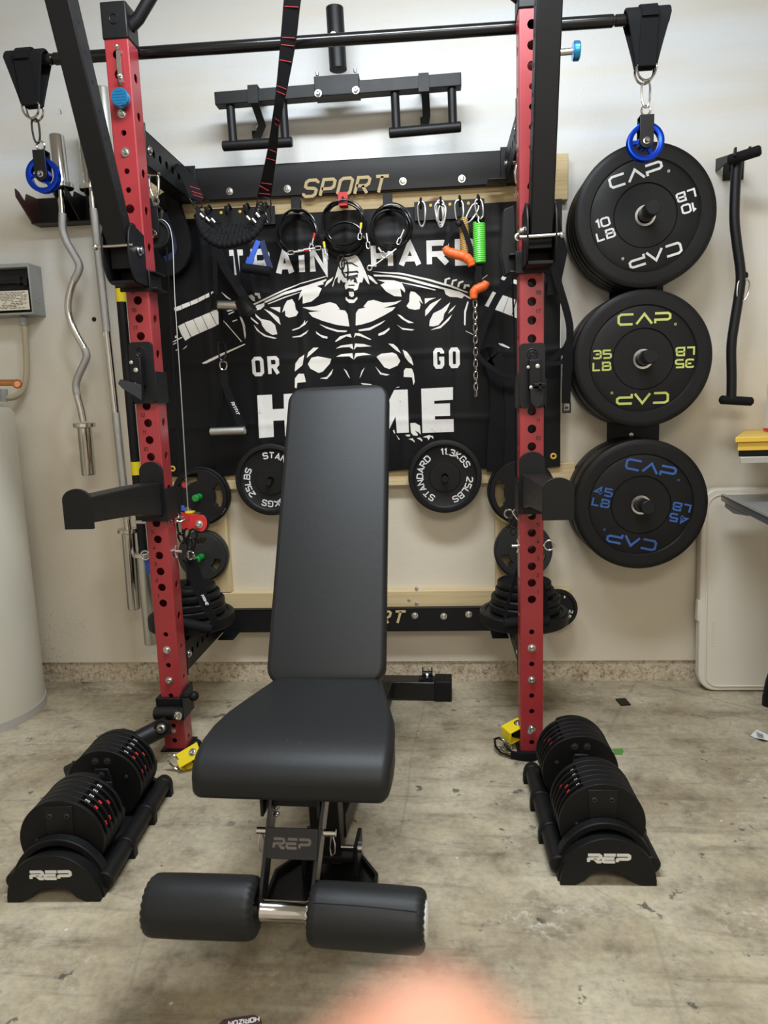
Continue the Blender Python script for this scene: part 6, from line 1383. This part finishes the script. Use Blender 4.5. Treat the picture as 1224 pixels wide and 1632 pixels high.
for s in (-1, 1):
    q = V((.010+s*.058, -.335, .318)); mb = MB(); mb.cyl(q-X*s*.006, q+X*s*.016, .0065); L('hitch_pin', mb, 'chrome')
    mb = MB(); mb.tube([q+V((s*.010, 0, -.004)), q+V((s*.014, -.004, -.020)), q+V((s*.012, -.004, -.038)), q+V((s*.006, -.004, -.044)), q+V((s*.003, 0, -.030)), q+V((s*.006, 0, -.008))], .0014, 6, True); L('pin_ring', mb, 'steel')
    mb = MB()
    for dz in (0, .014): bolt(mb, V((.010+s*.042, -.308, .335+dz)), (0, -1, 0), .004, .004)
    L('bolt', mb, 'steel')
mb = MB(); mb.lathe(ax-X*.20, X, [(.0095, 0), (.0095, .152), (.0170, .152), (.0182, .155), (.0182, .159), (.0170, .161), (.0170, .236), (.0182, .238), (.0182, .243), (.0170, .246), (.0095, .248), (.0095, .40)], 40); L('axle', mb, 'chrome')
def roller(x0, x1, tilt, seam):
    mb = MB(); Lr = abs(x1-x0); a = V((x0, ax.y, ax.z)); b_ = V((x1, ax.y+tilt*.4, ax.z+tilt)); R_ = .0525; n = 44; rings = []
    prof = [(.012, .010), (.030, .002), (.040, 0), (.047, .003), (.0512, .008), (R_, .0165), (R_+.0006, .06), (R_+.0006, Lr-.06), (R_, Lr-.0165), (.0512, Lr-.008), (.047, Lr-.003), (.040, Lr), (.030, Lr-.002), (.012, Lr-.010)]
    mb.lathe(a, b_-a, prof, 88)
    d = (b_-a).normalized()
    for v in mb.bm.verts:
        t_ = (v.co-a).dot(d); rad = v.co-a-d*t_; r = rad.length; e = min(t_, Lr-t_)
        if e < .012 and r > .015:
            an = math.atan2(rad.z, rad.y); v.co += d*(.0012*math.sin(an*22)*(1 if t_ < Lr/2 else -1)*(1 if r < .049 else 0)) - rad.normalized()*(.0008*max(0, math.sin(an*22)))
    q = L('foam_roller', mb, 'vinyl', smooth=80)
    if seam:
        s = MB(); s.tube([a+d*.012+V((0, -.030, .0440)), a+d*(Lr*.5)+V((0, -.030, .0446)), b_-d*.012+V((0, -.032, .0430))], .0009, 5); L('seam', s, 'dark', q)
    c = MB(); e_ = b_ if seam else a; c.lathe(e_-d*.004*(1 if seam else -1), d*(1 if seam else -1), [(.032, 0), (.032, .006), (.026, .009), (0, .009)], 32); L('end_cap', c, 'white' if seam else 'alu', q)
roller(ax.x-.252, ax.x-.050, .003, False)
def flip(): pass
roller(ax.x+.046, ax.x+.248, -.004, True)

# ================================================================== adjustable dumbbells in cradles
def dumbbell_set(ox, oy, rz, side, s):      # s = +1: weight marks on the +x side
    cr = thing('dumbbell_cradle', 'black REP dumbbell cradle on the floor at the %s of the bench' % side, 'dumbbell stand', (ox, oy, 0), rz, 'dumbbell cradles')
    def K(name, mb, m, parent=cr, bevel=0, smooth=38): return finish(name, mb, m, parent, bevel, False, smooth)
    def arch(v, hw, ht, th, cut, feet=.012):
        P = [(hw, 0), (hw, feet)]
        for a in range(8, 173, 8): P.append((hw*.985*math.cos(math.radians(a)), feet+(ht-feet)*math.sin(math.radians(a))))
        P += [(-hw, feet), (-hw, 0), (-cut*1.12, 0), (-cut*.80, feet)]
        for a in range(165, 14, -10): P.append((cut*.74*math.cos(math.radians(a)), feet*.9+.026*math.sin(math.radians(a))))
        P += [(cut*.80, feet), (cut*1.12, 0)]
        return [(u, v, z) for u, z in P]
    mb = MB(); mb.prism(arch(0, .107, .116, .016, .066), (0, .014, 0)); fp = K('front_arch', mb, 'dark', bevel=.0015)
    t = MB(); text(t, 'req', (0, -.0003, .068), X, Z, .0235, .29, .16, .0008, 'c', .0, 1.16); K('lettering', t, 'white', fp)
    mb = MB(); mb.prism(arch(.014, .110, .105, .05, .064), (0, .030, 0)); K('arch_web', mb, 'dark', bevel=.001)
    mb = MB()
    P = [((.112+dr)*math.cos(math.radians(a)), .034, .010+(.122+dr)*math.sin(math.radians(a))) for dr, rg in ((0, range(6, 175, 8)), (-.016, range(174, 5, -8))) for a in rg]
    mb.prism(P, (0, .024, 0)); K('arch_band', mb, 'rubber', bevel=.002)
    mb = MB(); mb.prism(arch(.046, .090, .028, .05, .060, .008), (0, .40, 0)); K('tray', mb, 'dark', bevel=.002)
    for q in (-1, 1):
        mb = MB(); mb.rod((q*.104, .03, .030), (q*.104, .455, .034), .0215, .003, 24); rl = K('side_tube', mb, 'rubber')
        for v in (.150, .290, .425):
            mb = MB(); mb.lathe((q*.104, v, .031), Yv, [(.0225, 0), (.0262, .002), (.0262, .020), (.0225, .022)], 24); mb.bb((q*.104-.027, v, 0), (q*.104+.025, v+.022, .028)); K('tube_bracket', mb, 'dark', rl, bevel=.002)
    mb = MB(); mb.prism(arch(.44, .107, .060, .02, .066), (0, .014, 0)); K('rear_arch', mb, 'dark', bevel=.001)
    # dumbbell
    db = thing('adjustable_dumbbell', 'black adjustable dumbbell with red tabs resting in the %s REP cradle' % side, 'dumbbell', (ox, oy, 0), rz, 'adjustable dumbbells')
    def D(name, mb, m, parent=db, bevel=0, smooth=38): return finish(name, mb, m, parent, bevel, False, smooth)
    cz = .112; R_ = .099
    def outline(v, r, notch):
        P = []
        for a in range(0, 360, 5):
            aa = a if s > 0 else (180-a) % 360
            rr_ = r
            if notch and 5 <= aa <= 60: rr_ = r-.009
            if aa > 215 and aa < 325: rr_ = min(rr_, r*math.sin(math.radians(55))/max(.57, abs(math.sin(math.radians(aa)))))
            P.append((rr_*math.cos(math.radians(a)), v, cz+rr_*math.sin(math.radians(a))))
        return P
    for v0, outer in ((.062, True), (.296, False)):
        n = 6; th = .0205
        for k in range(n):
            v = v0+k*(th+.0012); end = k in (0, n-1)
            pl_ = D('weight_disc', MB().prism(outline(v, R_ if end else R_-.0005, False), (0, .0050 if not end else .009, 0)), 'dark', bevel=.0012)
            if not end or k == n-1 or k == 0: 
                D('disc_body', MB().prism(outline(v+.004, R_-.0016, True), (0, th-.003, 0)), 'dark', pl_)
            if 0 < k < n-1 or k == 1:
                a = math.radians(64) if s > 0 else math.radians(116); a2 = math.radians(56) if s > 0 else math.radians(124)
                rd = V((math.cos(a2), 0, math.sin(a2))); td = Yv
                t = MB(); text(t, 'EP', V((0, v+.014, cz))+rd*(R_-.0102), -Yv*(1 if s > 0 else -1), rd.cross(Yv)*(-1 if s > 0 else 1)*-1, .0115, .22, .25, .0004, nrm=tuple(rd)); D('mark', t, 'white', pl_)
                for aa in ((40, 12) if k in (1, 2) else (30,)):
                    if k == 4: continue
                    aw = math.radians(aa if s > 0 else 180-aa); rw = V((math.cos(aw), 0, math.sin(aw))); tb = MB(); tb.box(V((0, v+.013, cz))+rw*(R_-.0085), (.006, .009, .010), Matrix.Rotation(-aw, 3, 'Y')); D('red_tab', tb, 'redp', pl_)
        vf = v0 if True else 0
        mb = MB()
        if outer:
            for q in (-.020, .020): bolt(mb, (q-.012*s*0, v0-.0005, cz+.062), (0, -1, 0), .0065, .005)
            D('cap_bolt', mb, 'iron')
            mb = MB(); mb.prism([(-.034, v0-.003, cz+.086), (.034, v0-.003, cz+.086), (.026, v0-.003, cz-.05), (-.026, v0-.003, cz-.05)], (0, .005, 0)); D('center_panel', mb, 'black', bevel=.001)
            mb = MB(); bolt(mb, (-.058*1, v0, cz-.0), (0, -1, 0), .003, .002); D('rivet', mb, 'iron')
        else:
            mb = MB()
            for q in (-.016, .016): bolt(mb, (q, v0-.0005, cz+.070), (0, -1, 0), .0065, .004)
            for q in (-.062, .062): bolt(mb, (q, v0-.0005, cz+.026), (0, -1, 0), .0035, .003)
            bolt(mb, (0, v0-.009, cz+.036), (0, -1, 0), .006, .004); D('cap_bolt', mb, 'iron')
            mb = MB(); mb.prism([(-.018, v0, cz+.052), (.018, v0, cz+.052), (.026, v0, cz+.018), (-.026, v0, cz+.018)], (0, -.008, 0)); mb.bb((-.027, v0-.014, cz-.018), (.027, v0, cz+.018)); D('handle_socket', mb, 'rubber', bevel=.003)
    mb = MB(); mb.rod((0, .180, cz), (0, .300, cz), .0170, .002, 24); D('handle', mb, 'knurl' if 0 else 'iron')
    return cr, db
dumbbell_set(-.588, -.702, .045, 'left', 1)
dumbbell_set(.660, -.608, .018, 'right', -1)

# ================================================================== hand holding the camera phone: only a blurred fingertip is in view
def hc(r, u, f): return CP+CR*r+CU*u+CF*f
J = [hc(-.035, -.175, -.05), hc(-.045, -.125, -.012),                  # wrist, palm
     hc(-.050, -.104, .022), hc(-.030, -.078, .040), hc(-.0065, -.0465, .0425), hc(.0092, -.0316, .0420),       # index finger
     hc(-.030, -.112, .020), hc(-.015, -.118, .046), hc(-.005, -.128, .040), hc(-.006, -.132, .028),
     hc(-.014, -.122, .015), hc(.003, -.130, .038), hc(.010, -.138, .030), hc(.006, -.142, .020),
     hc(-.002, -.134, .008), hc(.015, -.142, .026), hc(.018, -.148, .018), hc(.014, -.150, .010),
     hc(-.060, -.130, -.010), hc(-.070, -.110, .006), hc(-.066, -.095, .018), hc(-.058, -.084, .026), hc(-.04, -.26, -.12)]
E_ = [(0, 1), (1, 2), (2, 3), (3, 4), (4, 5), (1, 6), (6, 7), (7, 8), (8, 9), (1, 10), (10, 11), (11, 12), (12, 13), (1, 14), (14, 15), (15, 16), (16, 17), (0, 18), (18, 19), (19, 20), (20, 21), (0, 22)]
RR = [.026, .026, .0125, .0105, .0094, .0088, .012, .009, .0085, .0075, .0115, .0088, .008, .0072, .0105, .008, .0072, .0065, .015, .011, .0098, .0082, .028]
me = bpy.data.meshes.new('hand'); me.from_pydata([tuple(p-CP) for p in J], E_, []); ho = bpy.data.objects.new('hand', me); COL.objects.link(ho); ho.location = CP
md = ho.modifiers.new('skin', 'SKIN'); me.skin_vertices[0].data[0].use_root = True
for i, r in enumerate(RR): me.skin_vertices[0].data[i].radius = (r, r)
sb = ho.modifiers.new('sub', 'SUBSURF'); sb.levels = 2; sb.render_levels = 2
me.materials.append(M['skin']); tag(ho, 'blurred fingertip of the hand holding the camera at the bottom edge', 'hand')
